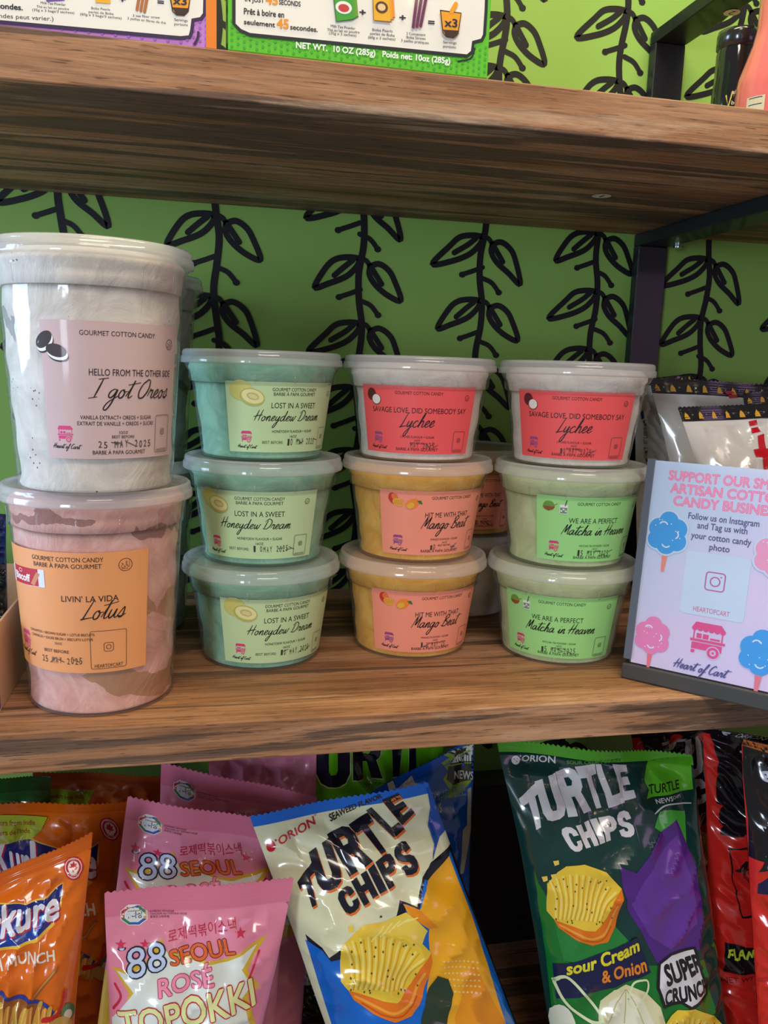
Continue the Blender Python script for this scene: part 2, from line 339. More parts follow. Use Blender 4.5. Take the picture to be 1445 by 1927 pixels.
    def ell(s, x, y, rx, ry, c, rot=0, n=28):
        s.poly([(x+rx*math.cos(t)*math.cos(rot)-ry*math.sin(t)*math.sin(rot), y+rx*math.cos(t)*math.sin(rot)+ry*math.sin(t)*math.cos(rot)) for t in [2*PI*i/n for i in range(n)]], c)
    def line(s, P, w, c, smooth=True, taper=False, closed=False):
        P = list(P)
        if closed: P.append(P[0])
        V, F = ribbon(catmull(P) if smooth else P, w, taper); s.raw(V, F, c)
    def ring(s, x, y, r, w, c, n=24, ry=None):
        ry = ry or r
        s.line([(x+r*math.cos(2*PI*i/n), y+ry*math.sin(2*PI*i/n)) for i in range(n+1)], w, c, False)
    def rrect(s, x0, y0, x1, y1, r, w, c, fill=None):
        P = []
        for cx, cy, a in ((x1-r, y1-r, 0), (x0+r, y1-r, PI/2), (x0+r, y0+r, PI), (x1-r, y0+r, 1.5*PI)):
            P += [(cx+r*math.cos(a+t), cy+r*math.sin(a+t)) for t in (0, PI/8, PI/4, 3*PI/8, PI/2)]
        if fill: s.poly(P, fill)
        if w: s.line(P, w, c, False, closed=True)
    def text(s, t, x, y, h, c, w=None, al='c', bold=0.0, shear=0., rot=0.):
        """cap height h, baseline y; w forces the width"""
        global CAP
        if CAP is None: CAP = text_mesh('H')[0][:, 1].max()
        V, F = text_mesh(t, 0, shear)
        if not len(V): return
        V = V.copy(); k = h/CAP; x0 = V[:, 0].min(); V[:, 0] -= x0; ww = V[:, 0].max()
        kx = k if w is None else w/ww
        V[:, 0] *= kx; V[:, 1] *= k; ww *= kx
        V[:, 0] -= {'c': ww/2, 'l': 0, 'r': ww}[al]
        if rot: V = V@np.array([[math.cos(rot), math.sin(rot)], [-math.sin(rot), math.cos(rot)]])
        for a, b in s.fat(bold): s.raw(V+np.array([x+a*kx, y+b*k]), F, c)
    def fat(s, bold):
        if bold < .015: return [(0, 0)]
        return [(0, 0)]+[(bold*.8*math.cos(i*PI/4), bold*.8*math.sin(i*PI/4)) for i in range(8)]
    def qtext(s, t, BL, BR, TR, TL, c, bold=0.0, shear=0., own=False):
        """text warped into the quad (baseline-left, baseline-right, top-right, top-left)"""
        global CAP
        if CAP is None: CAP = text_mesh('H')[0][:, 1].max()
        V, F = text_mesh(t, 0, shear)
        if not len(V): return
        x0, x1 = V[:, 0].min(), V[:, 0].max(); U0 = (V[:, 0]-x0)/(x1-x0); hh = CAP if not own else V[:, 1].max(); V0 = V[:, 1]/hh; kx = 1/(x1-x0)
        BL, BR, TR, TL = [np.array(p, float) for p in (BL, BR, TR, TL)]
        for a, b in s.fat(bold):
            u = U0+a*kx; v = V0+b/hh
            P = (BL[None]*(1-u)[:, None]+BR[None]*u[:, None])*(1-v)[:, None]+(TL[None]*(1-u)[:, None]+TR[None]*u[:, None])*v[:, None]
            s.raw(P, F, c)
    def script(s, t, x, y, w, c, lw, hscale=1.0, al='c', rise=0.0, shear=.38):
        adv = 0; strokes = []
        for ch in t:
            a, st = GL[ch]
            for k in st: strokes.append([(p[0]+adv, p[1]) for p in k])
            adv += a
        k = w/adv
        for st in strokes:
            Q = catmull(st, 6)
            Q = [(p[0]*k+p[1]*k*shear*hscale, p[1]*k*hscale) for p in Q]
            x0 = {'c': x-w/2, 'l': x}[al]
            Q = [(x0+p[0], y+p[1]+p[0]*rise) for p in Q]
            V, F = ribbon(Q, lw, True); s.raw(V, F, c)
    def cart(s, x, y, w, c, bg):
        """pink street-cart mark, w wide, centred on x with its wheel resting on y"""
        u = w/10.
        def R(a, b, cc, d, col): s.rect(x+a*u, y+b*u, x+cc*u, y+d*u, col)
        s.poly([(x-5*u, y+8.6*u), (x-4*u, y+10.4*u), (x+3.6*u, y+10.4*u), (x+5*u, y+8.6*u)], c)
        for i in range(6): s.ell(x+(-4.2+i*1.68)*u, y+8.4*u, .85*u, .8*u, c, n=14)
        R(-4.4, 5, -4.0, 8, c); R(4.0, 5, 4.4, 8, c); R(-3.4, 5.4, -1.9, 6.9, c); R(-1.5, 5.4, 0.2, 6.9, c); R(.7, 5.4, 3.6, 6.0, c)
        R(-5.2, 4.3, 5.2, 5.1, c); R(-4.6, 1.9, 4.4, 4.0, c); R(-4.6, .6, -3.5, 1.6, c)
        s.ell(x+2*u, y+1.5*u, 2.1*u, 2.1*u, bg, n=22); s.ell(x+2*u, y+1.5*u, 1.75*u, 1.75*u, c, n=22); s.ell(x+2*u, y+1.5*u, .95*u, .95*u, bg, n=16); s.ell(x+2*u, y+1.5*u, .4*u, .4*u, c, n=12)
    def star(s, x, y, r, c, k=.42, n=5, rot=0.):
        s.poly([(x+(r if i % 2 == 0 else r*k)*math.sin(rot+PI*i/n), y+(r if i % 2 == 0 else r*k)*math.cos(rot+PI*i/n)) for i in range(2*n)], c)
    def build(s, name, parent=None, smooth=False):
        o = s.mb.build(name, parent, smooth)
        if s.nm: o.data.polygons.foreach_set('use_smooth', [True]*len(o.data.polygons)); o.data.normals_split_custom_set_from_vertices(s.N)
        return o

# ------------------------------------------------------------------ the setting
HS, TH, WD = 0.3547, 0.0252, 0.3027
XL, XR = -0.55, 1.45
def plane_art(Y, gloss=0, lift0=.0003, dl=.00002):
    return Art(lambda x, y, l: np.stack([x, np.full_like(x, Y-l), y], -1), (), (), lift0, dl, gloss)
def vine(A, x, nodes, c):
    """black hand-drawn vine: leaning stem, a pair of leaves at every node, a pair of buds between"""
    zs = sorted(nodes, reverse=True); top, bot = zs[0]+.05, zs[-1]-.03
    pts = [(x+.0025*math.sin(z*70+x*40), z) for z in np.linspace(top, bot, 26)]
    A.line(pts, .0064, c)
    for i, z in enumerate(zs):
        k = 1.0+.16*((i+int(x*10)) % 2); d = .003*math.sin(z*70)
        sx = x+.0025*math.sin(z*70+x*40)
        L = [(-.001, .000), (-.012, .0005), (-.024, -.002), (-.033, -.010), (-.043*k, -.028), (-.030, -.024), (-.014, -.017), (-.0045, -.008)]
        A.line([(sx+p[0], z+p[1]) for p in L]+[(sx-.001, z-.0005)], .0055, c)
        A.line([(sx-.008, z-.002), (sx-.016, z-.0085), (sx-.025*k, z-.0165)], .0052, c)
        Rr = [(.0085, -.0065), (.017, -.004), (.026, -.009), (.032, -.018), (.039, -.036*k), (.026, -.032), (.014, -.023), (.008, -.014)]
        A.line([(sx, z), (sx+.005, z-.002), (sx+.0085, z-.0065)], .0046, c)
        A.line([(sx+p[0], z+p[1]) for p in Rr]+[(sx+.0085, z-.0065)], .0055, c)
        A.line([(sx+.010, z-.008), (sx+.015, z-.015), (sx+.020, z-.022)], .0052, c)
        if i < len(zs)-1:
            zb = z-(z-zs[i+1])*.58
            A.line([(sx, zb+.006), (sx-.010, zb+.002), (sx-.021, zb-.002)], .0046, c); A.ell(sx-.020, zb-.0018, .0034, .0029, c, n=12)
            A.line([(sx, zb-.004), (sx+.010, zb-.008), (sx+.018, zb-.017)], .0046, c); A.ell(sx+.0175, zb-.0165, .0034, .0029, c, n=12)
def build_wall():
    m = mat('green_wallpaper', (132, 170, 80), .6, var=.05, vscale=6, spec=.3)
    A = plane_art(WD, 0)
    A.mb.add([(XL, WD, -.6), (XR, WD, -.6), (XR, WD, 1.0), (XL, WD, 1.0)], [(0, 1, 2, 3)], m)
    A.mb.add([(XL, WD+.03, -.6), (XR, WD+.03, -.6), (XR, WD+.03, 1.0), (XL, WD+.03, 1.0)], [(3, 2, 1, 0)], m)
    black = mat('wallpaper_ink', (17, 17, 21), .55, spec=.3)
    cols = {.127: [.372, .311], .2575: [.3457, .2751], .3895: [.377, .316, .2572], .507: [.343, .2838], .626: [.3537, .2983, .2419], .7475: [.3362, .2782], .868: [.355, .298]}
    for x, z in cols.items():
        lo = z[-1]; z = z+[lo-.06*k for k in range(1, 8)]
        vine(A, x, z, black)
    for x, z in ((.127, [.56, .50]), (.2575, [.545, .485]), (.3895, [.56, .50]), (.5165, [.598, .5374, .4935, .432]), (.6355, [.617, .5555, .4935, .435]), (.757, [.62, .575, .515, .455, .40]), (.88, [.56, .5, .44])):
        vine(A, x, z, black)
    for x in (-.23, -.11, .005): vine(A, x, [.36-.06*k for k in range(7)], black)
    o = A.build('wall_back'); tag(o, kind='structure')
build_wall()
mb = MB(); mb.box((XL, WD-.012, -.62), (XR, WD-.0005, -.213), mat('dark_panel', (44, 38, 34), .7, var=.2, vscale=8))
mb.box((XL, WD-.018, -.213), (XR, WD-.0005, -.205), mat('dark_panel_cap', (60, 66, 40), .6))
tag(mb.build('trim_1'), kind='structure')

# shelving: boards on black brackets, all screwed to one another
unit = thing('shelving_unit', 'wall shelving of thick brown wood boards on black metal brackets', 'shelf', (0, 0, 0))
for z in (0.0, HS+TH, -.40):
    mb = MB(); mb.box((XL, 0, z-TH), (XR, WD-.019 if z < -.1 else WD-.0012, z), WOOD)
    o = mb.build('shelf_board', unit, bevel=.0008)
    if z > .1: board_up = o
    if z < -.1: board_low = o
BLK = mat('black_metal', (13, 16, 20), .45, metal=.0, coat=.15, bump=.15, bscale=900)
def bracket(x0, z0, z1, name):
    w, t = .031, .0115; y1 = WD-.0015; mb = MB(); yf = .012
    mb.box((x0, y1-t, z0), (x0+w, y1, z1-t-.0), BLK); mb.box((x0, yf, z1-t), (x0+w, y1, z1), BLK); mb.box((x0, yf, z0), (x0+w, yf+t, z1-t), BLK) if name == 'none' else None
    mb.box((x0, yf+.0, z0-.0), (x0+w, y1-t, z0+.004), BLK) if False else None
    o = mb.build('bracket', unit, bevel=.0009); return o
b_low = bracket(.6625, 0.0004, HS-.0004, 'lower'); b_up = bracket(.6625, HS+TH+.0004, .5385, 'upper')
def disc(name, c, r, t, m, parent, ry=None, n=28):
    mb = MB(); ry = ry or r; x, y, z = c
    V = [(x+r*math.cos(a), y+ry*math.sin(a), z-t) for a in np.linspace(0, 2*PI, n, False)]+[(x+r*math.cos(a), y+ry*math.sin(a), z) for a in np.linspace(0, 2*PI, n, False)]
    F = [tuple(range(n-1, -1, -1)), tuple(range(n, 2*n))]+[(i, (i+1) % n, n+(i+1) % n, n+i) for i in range(n)]
    mb.add(V, F, m); return mb.build(name, parent)
def under_sticker(p, r, z, txt, parent):
    WHT = mat('sticker_paper', (214, 204, 186), .5)
    A = Art(lambda x, y, l: np.stack([x, y, np.full_like(x, z-l)], -1), (), (), .0002, .0001)
    A.ell(p[0], p[1], r, r, WHT)
    V, F = text_mesh(txt); V = V.copy(); V -= (V.min(0)+V.max(0))/2; V *= r*1.1/(V[:, 1].max()-V[:, 1].min()); V[:, 0] *= -1
    A.raw(V+np.array([p[0], p[1]]), F, (40, 34, 30)); A.raw(V*1.0+np.array([p[0]+.0004, p[1]]), F, (40, 34, 30))
    o = A.build('number_sticker', parent); o['label'] = 'round white number sticker'; return o
p = at(1132, 368, Z=HS-TH*0); under_sticker(p, .0075, HS-.0002, '1', board_up)
p = at(1377, 23, Z=.527); under_sticker(p, .0068, .5268, '2', b_up)
p = at(1276, 463, Z=HS-.0119); disc('screw', (p[0], p[1], HS-.0119), .0045, .002, mat('screw_steel', (190, 190, 190), .2, metal=1), b_low)

# ------------------------------------------------------------------ tubs of cotton candy
HR16, P16, HR32, P32, RL, LH = .0668, .0747, .1312, .1392, .0585, .0087
TUB = {16: dict(h=HR16, cone=(.0435, .0505, .052), prof=[(0, .0012), (.0405, .0012), (.0420, 0), (.0433, .0004), (.0439, .0016), (.0505, .052), (.0506, .0526), (.0522, .0532), (.0532, .0602), (.0545, .0622), (.0556, .0644), (.0568, .0667)]),
       32: dict(h=HR32, cone=(.0444, .0517, .114), prof=[(0, .0015), (.0405, .0015), (.0425, 0), (.0441, .0005), (.0449, .002), (.0517, .114), (.0518, .1146), (.0530, .1152), (.0538, .1262), (.0548, .1280), (.0558, .1295), (.0568, .1311)])}
PINK, BK, QRC = (214, 62, 122), (34, 28, 30), (70, 66, 62)
def lid_prof(h):
    return [(.0562, h-.0012), (.0584, h-.0008), (.0585, h+.0002), (.0583, h+.0034), (.0580, h+.0038), (.0574, h+.0040), (.0574, h+.0066), (.0569, h+.0078), (.0558, h+LH), (.0546, h+.0085), (.0538, h+.0080), (.0530, h+.0072), (.0505, h+.0070), (.030, h+.0071), (0, h+.0071)]
CANDY = {
 'oreo': candy('cream_candy', (236, 226, 214), (214, 203, 192), [(.085, .004, (150, 142, 142), .25), (.050, .009, (120, 114, 120), -.2)], (92, 76, 70)),
 'lotus': candy('pink_candy', (240, 190, 176), (222, 160, 146), [(.074, .008, (184, 132, 92), .3), (.030, .009, (176, 124, 76), .35), (.119, .003, (150, 96, 84), .1)], None),
 'honeydew': candy('teal_candy', (160, 208, 172), (128, 184, 152)), 'lychee': candy('white_candy', (244, 234, 220), (226, 212, 196)),
 'mango': candy('amber_candy', (248, 190, 84), (232, 162, 48)), 'matcha': candy('sage_candy', (212, 226, 172), (188, 206, 144)),
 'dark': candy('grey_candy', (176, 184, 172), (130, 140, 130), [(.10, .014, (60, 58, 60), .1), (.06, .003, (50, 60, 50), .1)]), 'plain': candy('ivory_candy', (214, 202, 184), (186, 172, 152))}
LBL = {'oreo': (206, 178, 176), 'lotus': (236, 158, 100), 'honeydew': (196, 222, 166), 'lychee': (246, 92, 92), 'mango': (250, 152, 126), 'matcha': (160, 226, 138)}
def stamp(A, txt, x, y, h, w, seed):
    rnd = random.Random(seed); cx = x; n = len(txt); step = w/n
    for i, ch in enumerate(txt):
        if ch != ' ': A.text(ch, x+step*i, y+rnd.uniform(-.0003, .0003), h*rnd.uniform(.92, 1.08), (58, 52, 46), w=step*.62, al='c', bold=.01)
    for k in range(3):
        px = x+rnd.uniform(0, w); A.line([(px, y+h*rnd.uniform(0, 1)), (px+.004, y+h*rnd.uniform(0, 1))], .0005, (88, 78, 70), False)
def qr_slot(A, x0, y0, x1, y1, h, bg):
    A.rrect(x0, y0, x1, y1, .0012, .00028, QRC)
    A.text('HEARTOFCART', (x0+x1)/2, y0+h*.35, h, QRC, w=(x1-x0)*.8, bold=.01)
    cx, cy = (x0+x1)/2, (y0+y1)/2+h*.8; r = (x1-x0)*.13
    A.rrect(cx-r, cy-r, cx+r, cy+r, r*.45, .0003, QRC); A.ring(cx, cy, r*.5, .0003, QRC, 16)
def halal(A, x, y, r):
    A.ring(x, y, r, .0003, BK); A.text('حلال', x, y-r*.15, r*.7, BK, w=r*1.25); A.text('HALAL', x, y-r*.7, r*.22, BK, w=r*.8)
def label_art(A, kind, Wl, Hl, y0, date, seed):
    """label printed in metres: x across (0 at its middle), y up from y0"""
    bg = LBL[kind]
    def X(f): return (f-.5)*Wl
    def Y(f): return y0+(1-f)*Hl
    A.rect(-Wl/2, y0, Wl/2, y0+Hl, bg)
    T = lambda t, x, y, h, w=None, **k: A.text(t, X(x), Y(y), h*1.06, BK, w=None if w is None else w*Wl, bold=.012, **k)
    if kind == 'lotus':
        A.poly([(X(0), Y(1)), (X(.16), Y(1)), (X(.06), Y(.6)), (X(0), Y(.5))], (240, 176, 92))
    cx = {'oreo': .13, 'lotus': .17, 'mango': .15}.get(kind, .15)
    cy = {'oreo': .875, 'lotus': .85}.get(kind, .86); cw = .105 if kind in ('oreo', 'lotus') else .085
    A.cart(X(cx), Y(cy), cw*Wl, PINK if kind not in ('lychee', 'mango') else (150, 70, 130), bg)
    A.script('Heart of Cart', X(cx), Y(cy+(.045 if kind in ('oreo', 'lotus') else .075)), cw*1.75*Wl, BK, .00042, .9, rise=-.03)
    if kind == 'oreo':
        T('GOURMET COTTON CANDY', .50, .10, .0024, .50); halal(A, X(.90), Y(.14), .0029)
        for (ex, ey, rt) in ((.02, .14, .8), (.10, .215, -.25)):
            A.ell(X(ex), Y(ey), .0056, .0034, (44, 32, 32), rt, 27); A.ell(X(ex)+.0010, Y(ey)-.0026, .0056, .0034, (44, 32, 32), rt); A.ell(X(ex)+.0007, Y(ey)-.0017, .0056, .0034, (244, 240, 240), rt); A.ell(X(ex)+.0002, Y(ey)-.0002, .0055, .0033, (58, 44, 42), rt)
        T('HELLO FROM THE OTHER SIDE', .61, .385, .0034, .62); A.script('I got Oreos', X(.60), Y(.545), .58*Wl, BK, .00075, .95, rise=.0)
        T('VANILLA EXTRACT+ OREOS + SUGAR', .485, .705, .0020, .50); T('EXTRAIT DE VANILLE + OREOS + SUCRE', .485, .75, .0020, .54)
        T('32OZ', .52, .812, .0014); T('BEST BEFORE', .52, .845, .0015, .16); stamp(A, date, X(.36), Y(.915), .0038, .40*Wl, seed); T('BARBE À PAPA GOURMET', .50, .965, .0020, .38)
        qr_slot(A, X(.78), Y(.965), X(.93), Y(.68), .0015, bg)
    elif kind == 'lotus':
        T('GOURMET COTTON CANDY', .53, .075, .0025, .42); T('BARBE À PAPA GOURMET', .53, .128, .0025, .40); halal(A, X(.86), Y(.11), .0038)
        A.poly([(X(.06), Y(.17)), (X(.40), Y(.155)), (X(.40), Y(.30)), (X(.06), Y(.315))], (226, 222, 228)); A.poly([(X(.095), Y(.168)), (X(.355), Y(.157)), (X(.355), Y(.298)), (X(.095), Y(.313))], (190, 26, 46))
        A.text('Biscoff', X(.20), Y(.275), .0044, (250, 244, 240), w=.17*Wl, bold=.03); A.ring(X(.19), Y(.195), .0020, .0003, (250, 244, 240), ry=.0010)
        A.poly([(X(.29), Y(.285)), (X(.345), Y(.18)), (X(.37), Y(.195)), (X(.32), Y(.30))], (210, 132, 84))
        T("LIVIN' LA VIDA", .66, .40, .0034, .32); A.script('Lotus', X(.73), Y(.545), .24*Wl, BK, .0008, .95, rise=.02)
        T('CINNAMON + BROWN SUGAR + LOTUS BISCUITS', .46, .685, .0015, .44); T('CANNELLE + SUCRE BRUN + BISCUITS LOTUS', .46, .725, .0015, .42); T('32OZ', .46, .765, .0013)
        T('BEST BEFORE', .44, .835, .0018, .17); stamp(A, date, X(.34), Y(.925), .0042, .28*Wl, seed)
        qr_slot(A, X(.655), Y(.965), X(.865), Y(.645), .0021, bg)
    else:
        halal(A, X(.905), Y(.16), .0019)
        gx = {'mango': .60, 'honeydew': .53, 'lychee': .50, 'matcha': .50}[kind]
        T('GOURMET COTTON CANDY', gx, .125, .0021, .37)
        if kind == 'honeydew':
            T('BARBE À PAPA GOURMET', .53, .19, .0021, .35); T('LOST IN A SWEET', .53, .365, .0035, .38); A.script('Honeydew Dream', X(.49), Y(.545), .56*Wl, BK, .00062, .92, rise=.0)
            T('HONEYDEW FLAVOUR + SUGAR', .53, .715, .0017, .36); T('16OZ', .53, .785, .0016); T('BEST BEFORE:', .36, .875, .0018, .17); stamp(A, date, X(.49), Y(.895), .0044, .29*Wl, seed)
            for ex, ey, r1, r2, c in ((.115, .115, .0060, .0053, (206, 204, 112)), (.175, .185, .0064, .0046, (188, 184, 96)), (.178, .178, .0056, .0036, (232, 228, 160)), (.18, .176, .0032, .0019, (198, 188, 112)), (.182, .178, .0024, .0011, (222, 214, 146))): A.ell(X(.14)+(X(ex)-X(.14))*1.35+.001, Y(.15)+(Y(ey)-Y(.15))*1.35-.001, r1*1.3, r2*1.3, c, -.25)
        elif kind == 'lychee':
            T('SAVAGE LOVE, DID SOMEBODY SAY', .51, .395, .0035, .80); A.script('Lychee', X(.49), Y(.605), .27*Wl, BK, .0008, 1.05, rise=.02)
            T('LYCHEE FLAVOUR + SUGAR', .5, .765, .0015, .28); T('16OZ', .5, .81, .0012); T('BEST BEFORE:', .5, .855, .0012, .12); stamp(A, date, X(.40), Y(.915), .0040, .26*Wl, seed); T('BARBE À PAPA GOURMET', .5, .955, .0019, .36)
            A.ell(X(.105), Y(.14), .0040, .0044, (92, 36, 40)); A.ell(X(.15), Y(.215), .0040, .0038, (120, 60, 56)); A.ell(X(.15), Y(.21), .0035, .0034, (240, 232, 226))
            A.line([(X(.09), Y(.06)), (X(.105), Y(.10))], .0006, (70, 44, 34))
        elif kind == 'mango':
            T('HIT ME WITH THAT', .57, .405, .0035, .40); A.script('Mango Beat', X(.555), Y(.580), .42*Wl, BK, .0008, 1.05, rise=.0)
            T('MANGO FLAVOUR + SUGAR', .56, .765, .0014, .26); T('16OZ', .56, .815, .0012); T('BEST BEFORE', .56, .86, .0012, .12); stamp(A, date, X(.44), Y(.915), .0040, .26*Wl, seed); T('BARBE À PAPA GOURMET', .53, .955, .0019, .36)
            A.ell(X(.115), Y(.13), .0034, .0044, (206, 52, 44), .5); A.ell(X(.125), Y(.10), .0022, .0024, (232, 120, 52), .5); A.ell(X(.155), Y(.185), .0042, .0030, (236, 168, 66), -.2)
            for k in range(-2, 3): A.line([(X(.155)+k*.0014-.0006, Y(.22)), (X(.155)+k*.0014+.0006, Y(.15))], .00035, (206, 128, 40), False)
            A.ell(X(.265), Y(.20), .0050, .0036, (244, 138, 46), .55); A.ell(X(.252), Y(.225), .0028, .0020, (236, 180, 60), .5); A.poly([(X(.30), Y(.15)), (X(.33), Y(.14)), (X(.345), Y(.20)), (X(.32), Y(.19))], (56, 112, 60))
        else:
            T('WE ARE A PERFECT', .47, .40, .0035, .42); A.script('Matcha in Heaven', X(.50), Y(.580), .58*Wl, BK, .0008, 1.0, rise=.0)
            T('MATCHA TEA POWDER + SUGAR', .5, .765, .0014, .28); T('16OZ', .5, .81, .0012); T('BEST BEFORE', .5, .85, .0012, .12); stamp(A, date, X(.36), Y(.915), .0044, .30*Wl, seed); T('BARBE À PAPA GOURMET', .5, .955, .0019, .36)
            A.ell(X(.10), Y(.155), .0040, .0036, (106, 158, 62)); A.poly([(X(.05), Y(.165)), (X(.15), Y(.165)), (X(.135), Y(.21)), (X(.10), Y(.235)), (X(.065), Y(.21))], (142, 84, 48)); A.line([(X(.12), Y(.17)), (X(.165), Y(.12))], .0006, (160, 130, 60), False)
            A.rrect(X(.185), Y(.265), X(.245), Y(.13), .001, .0004, (240, 244, 240), (120, 150, 120)); A.rect(X(.188), Y(.17), X(.242), Y(.135), (238, 242, 238)); A.line([(X(.225), Y(.14)), (X(.235), Y(.06))], .0007, (70, 80, 70), False)
            for k in range(3): A.rrect(X(.19+.017*k), Y(.235-.025*(k % 2)), X(.205+.017*k), Y(.21-.025*(k % 2)), .0004, 0, BK, (224, 232, 224))
        qr_slot(A, X(.815), Y(.97), X(.935), Y(.66), .0014, bg)
def make_tub(size, kind, loc, ang, label, group, rz=None, date='10 MAY 2025', lab=None, tilt=(0, 0), fill=None):
    T = TUB[size]; root = thing('cotton_candy_tub', label, 'tub', loc, 0, group); root.rotation_euler = (tilt[0], tilt[1], 0)
    h = T['h']
    mb = MB(); mb.lathe(T['prof'], CLEAR, 96)
    r0, r1, hc = T['cone']; bz = hc+.0015
    for k in range(14 if size == 32 else 12):   # little ribs moulded round the collar
        a = 2*PI*k/(14 if size == 32 else 12)+ang; hh = (.0095 if size == 32 else .006); rb = T['prof'][7][1] and T['prof'][7][0]
        t = np.array([-math.sin(a), math.cos(a)]); rr = np.array([math.cos(a), math.sin(a)]); V = []
        for dz, q in ((0, rb), (hh, rb+.0008)):
            for s_, e in ((-1, .0001), (-1, .0006), (1, .0006), (1, .0001)): pnt = rr*(q+e)+t*s_*.0004; V.append((*pnt, bz+dz))
        mb.add(V, [(0, 1, 5, 4), (1, 2, 6, 5), (2, 3, 7, 6), (4, 5, 6, 7), (3, 2, 1, 0)], CLEAR)
    mb.build('container', root, True)
    mb = MB(); pr = [(0, .0022)]+[(max(.001, r-.0011), z+(.0012 if i < 4 else 0)) for i, (r, z) in enumerate(T['prof'][2:])]
    pr = [q for q in pr if q[1] < h-.003]; zt = h+.0015
    full = pr+[(pr[-1][0]-.001, h-.001), (pr[-1][0]-.006, zt+.002), (.03, zt+.0025), (0, zt+.003)]
    # resample the side for a lumpy surface
    ph = ang*7+loc[0]*31
    side = []
    for i in range(len(full)-1):
        a, b = full[i], full[i+1]; nseg = max(1, int(abs(b[1]-a[1])/.004))
        for k in range(nseg): side.append((a[0]+(b[0]-a[0])*k/nseg, a[1]+(b[1]-a[1])*k/nseg))
    side.append(full[-1])
    def lump(r, z, t): return max(0, r-.0009*(1+math.sin(3*t+z*150+ph)*math.sin(5*t-z*90+ph*2))*(1 if .004 < z < h-.002 else .1)) if r > .01 else r
    mb.lathe(side, CANDY[fill or kind], 72, lump); mb.build('cotton_candy', root, True)
    mb = MB(); mb.lathe(lid_prof(h), LIDM, 96); o = mb.build('lid', root, True); o['label'] = 'frosted translucent lid'
    if lab:
        aw, z0, z1 = lab; rm = (r0+(r1-r0)*(z0+z1)/2/hc); Wl = math.radians(aw)*rm; Hl = z1-z0
        def fm(x, y, l):
            a = ang+x/rm; r = r0+(r1-r0)*y/hc+l
            return np.stack([r*np.sin(a), -r*np.cos(a), y], -1)
        g = [(-.5+i/60)*Wl for i in range(61)]
        nf = lambda x, y: np.stack([np.sin(ang+x/rm), -np.cos(ang+x/rm), np.full_like(x, -(r1-r0)/hc)], -1)/math.hypot(1, (r1-r0)/hc)
        A = Art(fm, g, (), .0004, .000012, 0, nf); label_art(A, kind, Wl, Hl, z0, date, int(loc[0]*1000+loc[2]*100))
        A.build('label', root, False)
    return root
R = math.radians
G1, G2, G3, G4, G5 = 'honeydew tubs stacked', 'lychee tubs stacked', 'mango tubs stacked', 'matcha tubs stacked', 'tall tubs stacked'
make_tub(32, 'lotus', (.1814, .0618, .0003), R(-19), 'tall tub of pink cotton candy with an orange label standing on the shelf', 'tall cotton candy tubs', date='25 MAY 2025', lab=(118, .029, .104))
make_tub(32, 'oreo', (.1834, .0445, P32+.0003), R(23), 'tall tub of white cotton candy with mauve cookie label on the pink tub', 'tall cotton candy tubs', date='25 MAY 2025', lab=(97, .021, .096))
L16 = (108, .006, .0545)
for i, (x, y, a, w, d) in enumerate([(.2890, .1273, 16, 'bottom of its stack', '10 MAY 2025'), (.2902, .1330, -10, 'middle of its stack', '1 0MAY 2025'), (.2890, .1375, 21, 'topmost of its stack', '10 MAY 2025')]):
    make_tub(16, 'honeydew', (x, y, .0003+i*P16), R(a), 'teal cotton candy tub with pale green melon label, '+w, 'melon cotton candy tubs', date=d, lab=L16)
make_tub(16, 'mango', (.4081, .1369, .0003), R(4), 'orange cotton candy tub with salmon mango label standing on the wooden shelf', 'mango cotton candy tubs', date='1 0 MAY 25 ', lab=L16)
make_tub(16, 'mango', (.4092, .1380, P16+.0003), R(8), 'orange cotton candy tub with salmon mango label under a red labelled tub', 'mango cotton candy tubs', date='10        ', lab=L16)
make_tub(16, 'lychee', (.4081, .1385, 2*P16+.0003), R(-14), 'white cotton candy tub with red lychee label on top of the orange tubs', 'lychee cotton candy tubs', date='  MAY 2025', lab=L16)
make_tub(16, 'matcha', (.5225, .1096, .0003), R(-22), 'pale green cotton candy tub with green matcha label standing on the wooden shelf', 'matcha cotton candy tubs', date='15 MAY 2025', lab=L16)
make_tub(16, 'matcha', (.5238, .1093, P16+.0003), R(3), 'pale green cotton candy tub with green matcha label under a red labelled tub', 'matcha cotton candy tubs', date='15 MAY 2025', lab=L16)
make_tub(16, 'lychee', (.5231, .1100, 2*P16+.0003), R(-22), 'white cotton candy tub with red lychee label on top of the green tubs', 'lychee cotton candy tubs', date='10 MAY 2025', lab=L16)
# the stacks behind
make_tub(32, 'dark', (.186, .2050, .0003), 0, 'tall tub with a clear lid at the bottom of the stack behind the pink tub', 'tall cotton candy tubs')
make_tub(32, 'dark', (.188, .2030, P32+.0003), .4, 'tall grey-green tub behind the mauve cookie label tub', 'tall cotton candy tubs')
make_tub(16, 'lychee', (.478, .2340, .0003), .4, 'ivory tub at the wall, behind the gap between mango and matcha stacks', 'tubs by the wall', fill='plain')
make_tub(16, 'mango', (.480, .2340, P16+.0003), R(0), 'orange mango tub at the wall, on the ivory tub behind the matcha stack', 'tubs by the wall', lab=(80, .006, .0545))

